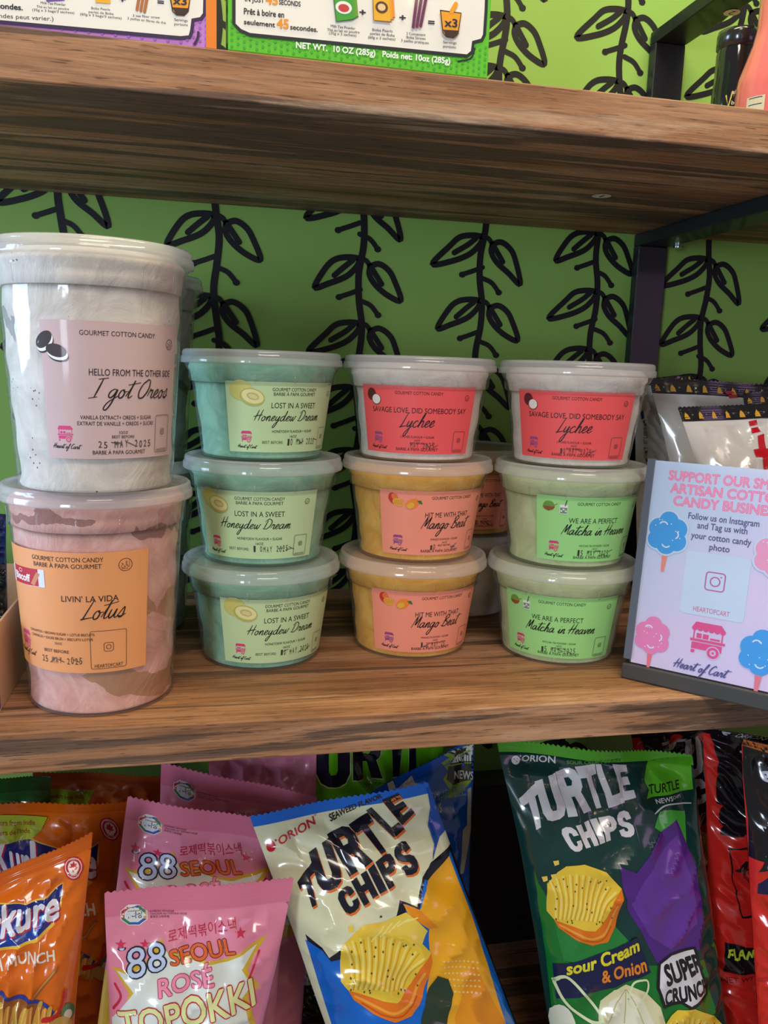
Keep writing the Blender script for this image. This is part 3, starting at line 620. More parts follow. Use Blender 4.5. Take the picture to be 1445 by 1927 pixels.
# ------------------------------------------------------------------ snack bags
def snoise(s, t, seed, f):
    r = np.random.RandomState(seed); v = 0
    for k in range(6):
        a = r.uniform(0, 2*PI); ff = f*r.uniform(.5, 1.5); v = v+np.sin((s*math.cos(a)+t*math.sin(a))*ff*2*PI+r.uniform(0, 6.3))/6
    return v
def sm(x): x = np.clip(x, 0, 1); return x*x*(3-2*x)
class Bag:
    """pillow bag: TL, TR are pixels of its top corners with depth; L1, R1 pixels low on its two edges; it reaches down to zb"""
    def __init__(s, TL, TR, L1, R1, zb, B=.02, seal=.055, seed=1, wrk=1.0, pinch=.05, sealwave=.002):
        tl, tr = at(TL[0], TL[1], Y=TL[2]), at(TR[0], TR[1], Y=TR[2]); l1, r1 = at(L1[0], L1[1], Y=L1[2]), at(R1[0], R1[1], Y=R1[2])
        bl = tl+(l1-tl)*((zb-tl[2])/(l1[2]-tl[2])); br = tr+(r1-tr)*((zb-tr[2])/(r1[2]-tr[2]))
        s.c = (tl, tr, br, bl); s.w = np.linalg.norm(tr-tl); s.h = (np.linalg.norm(bl-tl)+np.linalg.norm(br-tr))/2
        n = np.cross(br-tl, tr-bl); n = n/np.linalg.norm(n); s.n = n if n[1] < 0 else -n
        s.B = B; s.vs = seal*s.w/s.h; s.seed = seed; s.wrk = wrk; s.pinch = pinch; s.sw = sealwave; s.tm = s.h/s.w
        s.base = (bl+br)/2
    def S(s, sx, t, lift=0., side=1, crisp=1.):
        sx = np.asarray(sx, float); t = np.asarray(t, float); v = t/s.tm; tl, tr, br, bl = s.c
        q = np.clip((v-s.vs)/(1-s.vs), 0, 1)
        g = sm(q/.30)**.7*(1-sm((q-.86)/.14)); g = np.where(v < s.vs, 0, g)
        e = np.clip(1-np.abs(2*sx)**2.6, 0, 1)**.72
        b = s.B*e*g
        mask = np.clip(1-np.abs(2*sx)**6, 0, 1)*sm((v-s.vs)/.04)*(1-sm((v-.95)/.05))
        rip = np.exp(-np.clip(q, 0, 1)/.13)*(np.abs(np.sin(sx*s.w*95+s.seed+snoise(sx, t, s.seed, 1.1)*2.2))-.5)
        d = crisp*s.wrk*mask*(.0042*rip*sm(q/.04)+.0030*snoise(sx, t, s.seed+3, 1.6)+.0016*(1-np.abs(snoise(sx, t, s.seed+9, 3.2))*4))
        wave = s.sw*np.sin(2*PI*(sx*1.4+s.seed*.37))*(1-sm((v-s.vs)/.12))
        ridge = np.where(v < s.vs*.98, .00045*np.sin(v/s.vs*2*PI*6), 0)
        xs = sx*(1-s.pinch*g+.012*snoise(np.zeros_like(t)+np.sign(sx)*2.3, t, s.seed+5, 1.5)*mask.max()*sm((v-s.vs)/.1))
        u = xs+.5
        P = (tl*(1-u)[..., None]+tr*u[..., None])*(1-v)[..., None]+(bl*(1-u)[..., None]+br*u[..., None])*v[..., None]
        off = wave+ridge+side*(b+lift)+(d if side > 0 else -.3*d)
        return P+s.n*off[..., None]
    def inv(s, pts):
        pts = np.asarray(pts, float).reshape(-1, 2); n = len(pts); a = np.zeros(n); t = np.full(n, s.tm*.35); h = 1e-4
        for it in range(14):
            p0 = project(s.S(a, t, crisp=0)); px = (project(s.S(a+h, t, crisp=0))-p0)/h; py = (project(s.S(a, t+h, crisp=0))-p0)/h; r = pts-p0
            det = px[:, 0]*py[:, 1]-px[:, 1]*py[:, 0]; det = np.where(abs(det) < 1e-6, 1e-6, det)
            da = np.clip((r[:, 0]*py[:, 1]-r[:, 1]*py[:, 0])/det, -.25, .25); dt = np.clip((px[:, 0]*r[:, 1]-px[:, 1]*r[:, 0])/det, -.25, .25)
            k = 1 if it < 6 else .6
            a = np.clip(a+k*da, -.5, .5); t = np.clip(t+k*dt, 0, s.tm)
        return np.stack([a, -t], -1)   # design space: x = s, y = -t (up)
def make_bag(bag, name, label, base, seal_c, paint=None, group=None, NS=40, teeth=60, plain_seal=None, cat='snack bag'):
    root = thing(name, label, cat, tuple(bag.base), 0, group); inv_loc = np.array(bag.base)
    tt = bag.vs*bag.tm; NT = int(NS*(bag.tm-tt)*.95)+2
    gs = list(np.linspace(-.5, .5, NS+1)); gt = list(np.linspace(tt, bag.tm, NT+1))
    Sg, Tg = np.meshgrid(np.array(gs), np.array(gt)); ds, dt = 1/NS, (bag.tm-tt)/NT
    G = bag.S(Sg, Tg)-inv_loc; e = 1e-3
    Nn = np.cross(bag.S(Sg+e, Tg)-bag.S(Sg-e, Tg), bag.S(Sg, Tg+e)-bag.S(Sg, Tg-e)); Nn /= np.linalg.norm(Nn, axis=-1, keepdims=True)+1e-12
    Nn = np.where((Nn@bag.n)[..., None] < 0, -Nn, Nn)
    def cell(x, t):
        fi = np.clip((x+.5)/ds, 0, NS-1e-6); fj = np.clip((t-tt)/dt, 0, NT-1e-6); i = fi.astype(int); j = fj.astype(int); return i, j, (fi-i)[:, None], (fj-j)[:, None]
    def tri(G, i, j, a, b):
        p00, p10, p01, p11 = G[j, i], G[j, i+1], G[j+1, i], G[j+1, i+1]
        return np.where(b >= a, p00+b*(p01-p00)+a*(p11-p01), p00+a*(p10-p00)+b*(p11-p10))
    def fm(x, y, l):
        t = -np.asarray(y); c = cell(x, t); P = tri(G, *c)+bag.n*l
        return np.where((t < tt-1e-9)[:, None], bag.S(x, t, 0)-inv_loc+bag.n*(l+.0006), P)
    def nf(x, y): c = cell(x, -np.asarray(y)); return tri(Nn, *c)
    A = Art(fm, gs, [-t for t in gt], .00012, .00002, 1, nf, (ds, dt, -.5, tt))
    for side in (1, -1):
        P = (bag.S(Sg.ravel(), Tg.ravel(), 0., side)-inv_loc); F = []
        for j in range(NT):
            for i in range(NS):
                a = j*(NS+1)+i; q = (a, a+NS+1, a+NS+2, a+1)
                F += [q[:3], (q[0], q[2], q[3])] if side > 0 else [q[:3][::-1], (q[3], q[2], q[0])]
        A.mb.add(P, F, ink(base, 1)); A.N += [tuple(v) for v in (Nn.reshape(-1, 3) if side > 0 else (-Nn+2*(Nn@bag.n)[..., None]*0).reshape(-1, 3))]
    if paint: paint(A, bag)
    A.build('pouch', root, True)
    mb = MB(); rows = 14; m = ink(seal_c, 1); n = teeth
    V = []
    S1 = np.linspace(-.5, .5, n+1)
    for side in (.0004, -.0004):
        for j in range(rows+1):
            t = tt*1.02*(1-j/rows)
            tz = np.full(n+1, t) if j < rows else np.where(np.arange(n+1) % 2 == 0, t+.0, t-.010)
            p = bag.S(S1, np.clip(tz, -1, 9), 0.)-inv_loc+bag.n*side; V += list(p)
    k = n+1; F = []
    for sd in (0, 1):
        o = sd*k*(rows+1)
        for j in range(rows):
            for i in range(n):
                q = (o+j*k+i, o+j*k+i+1, o+(j+1)*k+i+1, o+(j+1)*k+i); F.append(q if sd == 0 else q[::-1])
    mb.add(V, F, m); o = mb.build('top_seal', root, True); o['label'] = 'crimped zigzag top seal'
    return root
def Z(ox, oy, k): return lambda *p: [(ox+x/k, oy+y/k) for x, y in p]
class Px:
    """paints in photograph pixels on a bag: every point is taken on to the bag's own surface"""
    def __init__(s, A, bag, tr=None): s.A = A; s.b = bag; s.t = tr
    def I(s, pts):
        P = [(s.t[0]+x/s.t[2], s.t[1]+y/s.t[2]) for x, y in pts] if s.t else pts
        return [tuple(p) for p in s.b.inv(P)]
    def poly(s, P, c): s.A.poly(s.I(P), c)
    def text(s, t, q, c, bold=0., shear=0., own=False): s.A.qtext(t, *s.I(q), c, bold, shear, own)
    def block(s, ch, Q, c, grow=0.): s.A.block(ch, *s.I(Q), c, grow)
    def word(s, t, Q, c, grow=0.):
        ws = [.45 if ch == 'I' else 1. for ch in t]; gap = .10; tot = sum(ws)+gap*(len(t)-1); x = 0; BL, BR, TR, TL = [np.array(p, float) for p in Q]
        for ch, w in zip(t, ws):
            a, b = x/tot, (x+w)/tot; s.block(ch, [tuple(BL+(BR-BL)*a), tuple(BL+(BR-BL)*b), tuple(TL+(TR-TL)*b), tuple(TL+(TR-TL)*a)], c, grow); x += w+gap
    def line(s, P, w, c, smooth=True): # w in zoom px
        Q = s.I(P); sc = (s.t[2] if s.t else 1); a = np.array(s.I([P[0]])[0]); b = np.array(s.I([(P[0][0]+10, P[0][1])])[0]); k = max(np.hypot(*(b-a))/10, 1e-5)
        s.A.line(Q, w*k, c, smooth)
    def ell(s, x, y, rx, ry, c, rot=0, n=24):
        s.poly([(x+rx*math.cos(t)*math.cos(rot)-ry*math.sin(t)*math.sin(rot), y+rx*math.cos(t)*math.sin(rot)+ry*math.sin(t)*math.cos(rot)) for t in [2*PI*i/n for i in range(n)]], c)
    def star(s, x, y, r, c, k=.42, n=5): s.poly([(x+(r if i % 2 == 0 else r*k)*math.sin(PI*i/n), y-(r if i % 2 == 0 else r*k)*math.cos(PI*i/n)) for i in range(2*n)], c)
def rel(dst, src_bag):
    """lets the same print be reused on another bag of the kind: pixels are read on src_bag"""
    p = Px(dst, src_bag); return p
ZB = -.3995
# --- pink rice-cake snack bags
P1 = Bag((197, 1680, .065), (553, 1656, .065), (203, 1927, .045), (500, 1927, .045), ZB, .020, .12, 11, .8, .02)
P2 = Bag((240, 1502, .118), (545, 1552, .122), (180, 1927, .098), (520, 1927, .102), ZB, .018, .12, 23, .8, .02)
P3 = Bag((303, 1438, .180), (596, 1500, .175), (285, 1927, .160), (570, 1927, .155), ZB, .017, .12, 31, .8, .02)
P4 = Bag((392, 1396, .232), (596, 1398, .232), (395, 1927, .215), (590, 1927, .215), ZB, .015, .10, 41, .8, .02)
def paint_pink(A, bag):
    q = Px(A, P1, (180, 1400, 3.284))
    q.poly([(100, 1375), (205, 1400), (330, 1330), (405, 1195), (440, 1280), (710, 1340), (800, 1325), (1065, 1172), (935, 1385), (1012, 1490), (940, 1560), (990, 1731), (985, 1900), (70, 1900), (62, 1715), (205, 1535)], (216, 176, 52))
    q.poly([(128, 1400), (215, 1425), (345, 1350), (415, 1240), (450, 1300), (710, 1362), (810, 1345), (1000, 1235), (900, 1385), (965, 1480), (905, 1565), (950, 1731), (945, 1890), (110, 1890), (100, 1690), (235, 1535)], (226, 232, 222))
    for x, y, r in ((155, 1242, 36), (305, 1245, 36), (893, 1158, 38)): q.star(x, y, r, (214, 50, 88))
    q.line([(950, 1430), (985, 1340), (1010, 1280)], 14, (206, 40, 70)); q.line([(120, 1480), (155, 1560), (110, 1630)], 14, (206, 40, 70))
    for k in range(8):
        a0, a1 = PI/8+k*PI/4, PI/8+(k+1)*PI/4; c = [(46, 138, 96), (196, 52, 66), (60, 96, 176), (60, 96, 176), (46, 138, 96), (206, 160, 96), (196, 52, 66), (60, 96, 176)][(k*3) % 8]
        if k == 0: q.poly([(237+90*math.cos(PI/8+j*PI/4), 1056-72*math.sin(PI/8+j*PI/4)) for j in range(8)], (236, 236, 226))
        q.poly([(237+84*math.cos(a0), 1056-67*math.sin(a0)), (237+84*math.cos(a1), 1056-67*math.sin(a1)), (237+64*math.cos(a1), 1056-50*math.sin(a1)), (237+64*math.cos(a0), 1056-50*math.sin(a0))], c)
    q.poly([(237+64*math.cos(PI/8+j*PI/4), 1056-50*math.sin(PI/8+j*PI/4)) for j in range(8)], (222, 230, 232))
    q.text('수라상', [(188, 1076), (290, 1070), (290, 1036), (188, 1042)], BK, .015); q.text('SURASANG', [(198, 1034), (278, 1032), (278, 1022), (198, 1024)], BK)
    for i, t in enumerate(('KOREAN CRACKER', 'CRACKER AU TOPOKKI ROSÉ', '香辣芝士味年糕')): q.text(t, [(335, 1036+i*18), (335+(150, 228, 120)[i], 1036+i*18), (335+(150, 228, 120)[i], 1024+i*18), (335, 1024+i*18)], (120, 58, 70))
    q.text('로제떡볶이스낵', [(450, 1222), (868, 1136), (862, 1076), (445, 1162)], (196, 30, 70), .012)
    for b, c in ((.05, (36, 36, 60)), (.012, (196, 212, 240))):
        q.text('8', [(198, 1448), (312, 1428), (302, 1258), (190, 1272)], c, b); q.text('8', [(326, 1412), (436, 1388), (424, 1224), (318, 1240)], c, b)
        q.text("'", [(150, 1300), (182, 1300), (176, 1262), (146, 1264)], c, b*.8, own=True)
        q.text('SEOUL', [(468, 1368), (860, 1284), (838, 1188), (452, 1276)], (70, 30, 20) if b > .03 else (232, 104, 44), b+.012)
        q.text('ROSÉ', [(392, 1566), (730, 1486), (712, 1374), (386, 1458)], (196, 40, 90) if b > .03 else (246, 150, 178), b+.012)
        q.text('TOPOKKI', [(160, 1800), (985, 1600), (960, 1440), (136, 1650)], (190, 30, 50) if b > .03 else (226, 230, 160), b+.012)
def pink_copy(dst):
    def f(A, bag):
        paint_pink(A, bag)
    return f
PK, PKS = (232, 140, 166), (220, 122, 150)
make_bag(P1, 'snack_bag', 'pink snack bag with orange lettering, nearest of the pink bags and fully seen', PK, PKS, paint_pink, 'pink snack bags on the bottom shelf')
make_bag(P2, 'snack_bag', 'pink snack bag with orange SEOUL lettering, directly behind the nearest pink bag', PK, PKS, pink_copy(P2), 'pink snack bags on the bottom shelf')
make_bag(P3, 'snack_bag', 'pink snack bag showing only its octagonal logo and crimped top under the shelf edge', PK, PKS, pink_copy(P3), 'pink snack bags on the bottom shelf')
make_bag(P4, 'snack_bag', 'dim pink snack bag at the back beside the lime green chip bag', PK, PKS, None, 'pink snack bags on the bottom shelf')

# --- orange munch bags
K1 = Bag((-85, 1684, .060), (174, 1567, .060), (-110, 1927, .045), (146, 1927, .045), ZB, .018, .10, 5, 1.1, .05)
K2 = Bag((-60, 1515, .128), (244, 1512, .165), (-80, 1927, .118), (200, 1927, .155), ZB, .018, .06, 8, 1.1, .05)
K3 = Bag((62, 1452, .235), (306, 1462, .235), (90, 1927, .225), (300, 1927, .225), ZB, .016, .06, 13, 1.0, .05)
GB = Bag((-90, 1466, .190), (96, 1463, .195), (-90, 1927, .180), (85, 1927, .185), ZB, .012, .16, 17, 1.0, .05)
ORG = (226, 110, 22)
def paint_kure(A, bag):
    q = Px(A, K1, (0, 1400, 3.656))
    q.poly([(435, 955), (425, 1100), (370, 1260), (240, 1370), (60, 1425), (-120, 1430), (-200, 1300), (-150, 1090), (0, 1080), (180, 1085), (330, 1040)], (240, 190, 70))
    q.poly([(430, 965), (410, 1110), (345, 1255), (225, 1350), (60, 1400), (-120, 1405), (-190, 1300), (-145, 1100), (0, 1090), (180, 1095), (330, 1055)], (22, 62, 150))
    q.poly([(430, 965), (410, 1100), (300, 1180), (60, 1250), (-180, 1290), (-145, 1100), (0, 1090), (180, 1095), (330, 1055)], (26, 40, 116))
    for dx, dy, c, b in ((6, 8, (190, 40, 60), .05), (0, 0, (232, 232, 238), .035)):
        q.text('Kur', [(-190+dx, 1395+dy), (0+dx, 1355+dy), (0+dx, 1130+dy), (-190+dx, 1150+dy)], c, b)
        q.text('kure', [(5+dx, 1335+dy), (405+dx, 1205+dy), (395+dx, 1000+dy), (5+dx, 1110+dy)], c, b, .12)
    q.text('A MUNCH', [(-40, 1565), (380, 1480), (375, 1405), (-40, 1485)], (240, 226, 206), .03)
    for r, c in ((1, (196, 40, 60)), (.84, (238, 224, 206)), (.76, (196, 40, 60)), (.55, (240, 228, 210))):
        q.poly([(507+70*r*math.cos(t), 840+68*r*math.sin(t)*(1.25 if math.sin(t) > .75 else 1)) for t in [2*PI*i/28 for i in range(28)]], c)
    q.poly([(507+x, 838+y) for x, y in ((0, -34), (9, -16), (22, -20), (18, 0), (30, 2), (12, 18), (3, 16), (3, 32), (-3, 32), (-3, 16), (-12, 18), (-30, 2), (-18, 0), (-22, -20), (-9, -16))], (196, 40, 60))
    q.text('Canada', [(475, 900), (540, 890), (540, 878), (475, 886)], (244, 230, 214)); q.text('MADE IN', [(472, 800), (540, 796), (540, 786), (472, 790)], (244, 230, 214))
    q.poly([(-100, 1740), (10, 1700), (60, 1755), (170, 1745), (330, 1790), (380, 1830), (380, 1950), (-100, 1950)], (40, 60, 150)); q.poly([(-100, 1775), (10, 1735), (60, 1785), (170, 1775), (330, 1815), (360, 1850), (360, 1960), (-100, 1960)], (150, 84, 30))
    rnd = random.Random(3)
    for k in range(14):
        x = -60+k*32; a = rnd.uniform(-60, 60); q.line([(x, 1960), (x+a*.3+10, 1870), (x+a*.6+20, 1800+rnd.uniform(-10, 40))], 30, (206+rnd.randint(-20, 20), 146+rnd.randint(-16, 16), 60)); q.line([(x+6, 1950), (x+a*.3+16, 1870), (x+a*.6+24, 1820)], 6, (236, 186, 96))
    q.line([(230, 1745), (310, 1640), (385, 1535)], 26, (176, 104, 44)); q.line([(236, 1735), (316, 1630), (380, 1545)], 7, (214, 150, 76))
    q.line([(300, 1890), (390, 1850), (440, 1760), (450, 1690)], 28, (196, 36, 30)); q.ell(470, 1830, 45, 60, (70, 120, 60), .4); q.ell(470, 1850, 26, 36, (226, 214, 190), .4)
    q.ell(430, 1910, 70, 50, (204, 160, 70))
def paint_kure2(A, bag):
    paint_kure(A, bag)
    q = Px(A, K2, (0, 1400, 3.656))
    q.poly([(-60, 485), (325, 498), (285, 590), (210, 650), (60, 672), (-60, 670)], (176, 196, 50))
    q.text('Flavours from India', [(-95, 555), (240, 555), (240, 520), (-95, 520)], (150, 74, 22), .02); q.text("Saveurs de l'Inde", [(-85, 618), (206, 612), (206, 580), (-85, 584)], (150, 74, 22), .02)
    for k in range(16): q.ell(330-k*8-(k*k)*.35, 515+k*14-(k*k)*.25, 4, 4, (206, 176, 80), n=8)
def paint_kure3(A, bag):
    q = Px(A, K3, (0, 1400, 3.656))
    q.poly([(300, 385), (350, 305), (650, 322), (605, 405), (560, 480), (300, 480)], (150, 176, 40))
    q.text('Flavours from India', [(330, 372), (575, 378), (575, 348), (330, 342)], (120, 66, 20), .02)
GK = 'orange snack bags on the bottom shelf'
make_bag(K1, 'snack_bag', 'glossy orange munch bag, nearest of the orange bags, with blue and white logo', ORG, (214, 98, 18), paint_kure, GK)
make_bag(K2, 'snack_bag', 'orange munch bag with lime flavours-from-India flash, behind the nearest orange bag', ORG, (214, 98, 18), paint_kure2, GK)
make_bag(K3, 'snack_bag', 'dim orange bag farthest back, tucked under the shelf edge beside the pink bags', (196, 92, 40), (180, 84, 34), paint_kure3, GK)
make_bag(GB, 'snack_bag', 'dark green snack bag top poking up behind the orange bags', (20, 78, 34), (16, 66, 28), None)

# --- turtle chips style bags
def chip(q, dark=(232, 128, 24), x=0, y=0, k=1., spots=True):
    o = lambda P: [(x+a*k, y+b*k) for a, b in P]
    q.poly(o([(0, 100), (55, 40), (95, 10), (185, 0), (295, 40), (375, 125), (380, 165), (345, 315), (295, 385), (225, 405), (135, 370), (55, 315), (30, 270), (0, 235)]), dark)
    q.poly(o([(0, 100), (55, 40), (95, 10), (185, 0), (295, 40), (375, 125), (330, 190), (300, 260), (235, 330), (180, 325), (100, 300), (30, 270), (0, 235)]), (240, 204, 62))
    for i in range(11): a = i/10; q.line(o([(15+a*330, 85+a*60-60*math.sin(a*PI)), (45+a*245, 170+a*30), (40+a*215, 268+a*10)]), 8*k, (250, 226, 116))
    for i in range(11): a = i/10; q.line(o([(28+a*330, 90+a*60-60*math.sin(a*PI)), (58+a*240, 175+a*30), (52+a*212, 272+a*10)]), 5*k, (222, 166, 36))
    q.line(o([(60, 300), (150, 345), (230, 370), (300, 320), (350, 210)]), 12*k, (246, 166, 60)); q.line(o([(90, 330), (180, 375), (260, 380), (320, 310)]), 7*k, (206, 92, 16))
    rnd = random.Random(5)
    if spots:
        for i in range(26):
            a, b = rnd.uniform(40, 330), rnd.uniform(60, 300); q.poly(o([(a, b-6), (a+5, b), (a+1, b+7), (a-4, b+1)]), (84, 88, 40))
S1 = Bag((470, 1536, .110), (806, 1474, .110), (606, 1927, .065), (978, 1927, .065), ZB, .030, .055, 51, 1.3, .03, .003)
S2 = Bag((690, 1496, .185), (893, 1388, .175), (690, 1927, .165), (880, 1927, .165), ZB, .014, .10, 57, 1.0, .03)
LM = Bag((580, 1388, .235), (835, 1378, .235), (600, 1927, .225), (800, 1927, .225), ZB, .014, .05, 61, .8, .03)
T1 = Bag((938, 1398, .120), (1304, 1424, .115), (1030, 1927, .075), (1372, 1927, .070), ZB, .030, .045, 71, 1.2, .03, .008)
NAVY = (22, 24, 40)
def paint_seaweed(A, bag):
    q = Px(A, S1, (460, 1380, 2.89))
    q.poly([(330, 1090), (420, 1160), (460, 1220), (540, 1150), (525, 1200), (560, 1205), (630, 1100), (680, 1115), (830, 1000), (845, 910), (940, 945), (965, 780), (1010, 700), (1120, 600), (1500, 1600), (1480, 2300), (300, 2300)], NAVY)
    q.poly([(330, 1120), (420, 1175), (470, 1240), (590, 1215), (640, 1120), (880, 980), (880, 930), (950, 965), (975, 800), (1015, 700), (1110, 620), (1480, 1600), (1460, 2300), (320, 2300)], (14, 106, 206))
    q.poly([(865, 930), (955, 960), (1000, 800), (1112, 665), (1240, 1000), (1420, 1581), (1440, 2200), (1100, 2200), (1000, 1500), (1010, 1060), (900, 1000)], (244, 176, 34))
    q.poly([(870, 935), (955, 962), (1060, 1060), (1010, 1070), (920, 1010)], (240, 146, 26)); q.poly([(1240, 1240), (1420, 1581), (1440, 2200), (1200, 2200), (1150, 1560), (1190, 1400)], (238, 152, 30))
    for i in range(9):
        for j in range(6): q.ell(1085+i*22+j*4, 1240+j*34, 6, 6, (250, 214, 130), n=8)
    q.poly([(1010, 700), (1120, 602), (1112, 665), (1000, 800), (975, 790)], NAVY)
    for dx, dy, c, b in ((7, 12, (226, 112, 46), .055), (0, 0, NAVY, .05)):
        for ch, Q in (('T', [(345, 958), (412, 915), (372, 690), (285, 805)]), ('U', [(412, 868), (545, 806), (455, 560), (350, 650)]), ('R', [(570, 778), (692, 690), (560, 480), (445, 545)]), ('T', [(715, 668), (790, 618), (670, 430), (560, 490)]), ('L', [(808, 562), (870, 520), (735, 372), (660, 420)]), ('E', [(858, 500), (925, 432), (835, 322), (745, 362)])):
            q.block(ch, [(a+dx, b2+dy) for a, b2 in Q], c, b-.05)
        q.word('CHIPS', [(560+dx, 1000+dy), (955+dx, 730+dy), (875+dx, 562+dy), (490+dx, 872+dy)], c, b-.05)
    q.text('ORION', [(192, 606), (385, 490), (372, 448), (178, 568)], (206, 34, 50), .02); q.ell(143, 614, 25, 31, (206, 34, 50)); q.star(168, 580, 9, (206, 34, 50)); q.text('®', [(378, 450), (392, 446), (390, 434), (376, 438)], (206, 34, 50))
    q.text('SEAWEED FLAVOR', [(466, 476), (745, 348), (738, 328), (456, 440)], (40, 40, 44), .03)
    chip(q, (236, 122, 28), 520, 1030, 1.32)
    q.poly([(640, 1110), (760, 1030), (880, 975), (940, 1020), (1000, 1080), (960, 1160), (880, 1100), (760, 1090)], (240, 210, 84))
    for i in range(5): q.line([(690+i*48, 1130-i*25), (760+i*45, 1050-i*12)], 8, (250, 232, 130))
    q.poly([(560, 1045), (588, 1040), (592, 1072), (566, 1080)], (240, 210, 84)); q.poly([(735, 1005), (742, 990), (752, 1004)], NAVY)
    q.poly([(1010, 1400), (1050, 1320), (1110, 1340), (1140, 1420), (1100, 1600), (1040, 1900), (930, 1900), (960, 1560)], (44, 62, 44))
    # flank print
    q.poly([(990, 300), (1010, 400), (995, 500), (1030, 600), (1020, 690), (1060, 560), (1110, 520), (1110, 260)], (18, 74, 160))
    q.text('SUPER CRUNCH', [(470, 1900), (700, 1860), (700, 1800), (470, 1840)], (240, 240, 240), .03)
def paint_blue(A, bag):
    q = Px(A, S2, (580, 1380, 3.803))
    q.poly([(955, 95), (1000, 80), (1180, 70), (1170, 130), (1165, 345), (1060, 470), (940, 470), (1010, 400), (965, 330), (1000, 270), (950, 210), (1010, 170)], (150, 178, 44))
    q.poly([(985, 85), (1180, 70), (1170, 205), (1010, 225), (1050, 150)], (36, 40, 36)); q.poly([(1000, 90), (1180, 78), (1170, 198), (1020, 212), (1062, 150)], (224, 222, 206))
    q.poly([(1000, 235), (1170, 215), (1165, 330), (1040, 370), (990, 330)], (48, 50, 46)); q.text('NEWS', [(1045, 325), (1220, 310), (1220, 255), (1045, 268)], (214, 210, 196), .03)
    q.text('TURTLE', [(1050, 200), (1330, 180), (1330, 90), (1040, 105)], (30, 30, 34), .02)
    q.poly([(1140, 400), (1165, 380), (1165, 680), (1110, 1000), (1085, 1010), (1100, 800), (1105, 690), (1135, 650)], (196, 196, 180))
    q.poly([(560, 330), (600, 310), (630, 400), (740, 300), (760, 350), (860, 380), (850, 500), (600, 500)], (196, 190, 164))
    q.text('TURTLE', [(885, 505), (1130, 440), (1120, 370), (880, 420)], (110, 150, 190), .02); q.text('NEWS', [(870, 620), (960, 570), (955, 510), (865, 570)], (206, 210, 90), .02)
def paint_lime(A, bag):
    q = Px(A, LM, (580, 1380, 3.803))
    for ch, Q in (('T', [(-30, 420), (60, 420), (90, 80), (-30, 80)]), ('U', [(60, 375), (300, 375), (300, 40), (60, 40)]), ('R', [(320, 335), (530, 325), (520, 40), (320, 40)]), ('T', [(560, 320), (700, 310), (760, 40), (520, 40)]), ('L', [(720, 320), (850, 310), (850, 40), (720, 40)])):
        q.block(ch, Q, (220, 240, 150), .06); q.block(ch, Q, NAVY)
    q.poly([(30, 390), (540, 352), (640, 352), (640, 380), (60, 430)], (104, 196, 20)); q.text('SWEET', [(400, 378), (560, 366), (560, 350), (400, 360)], (30, 40, 30))
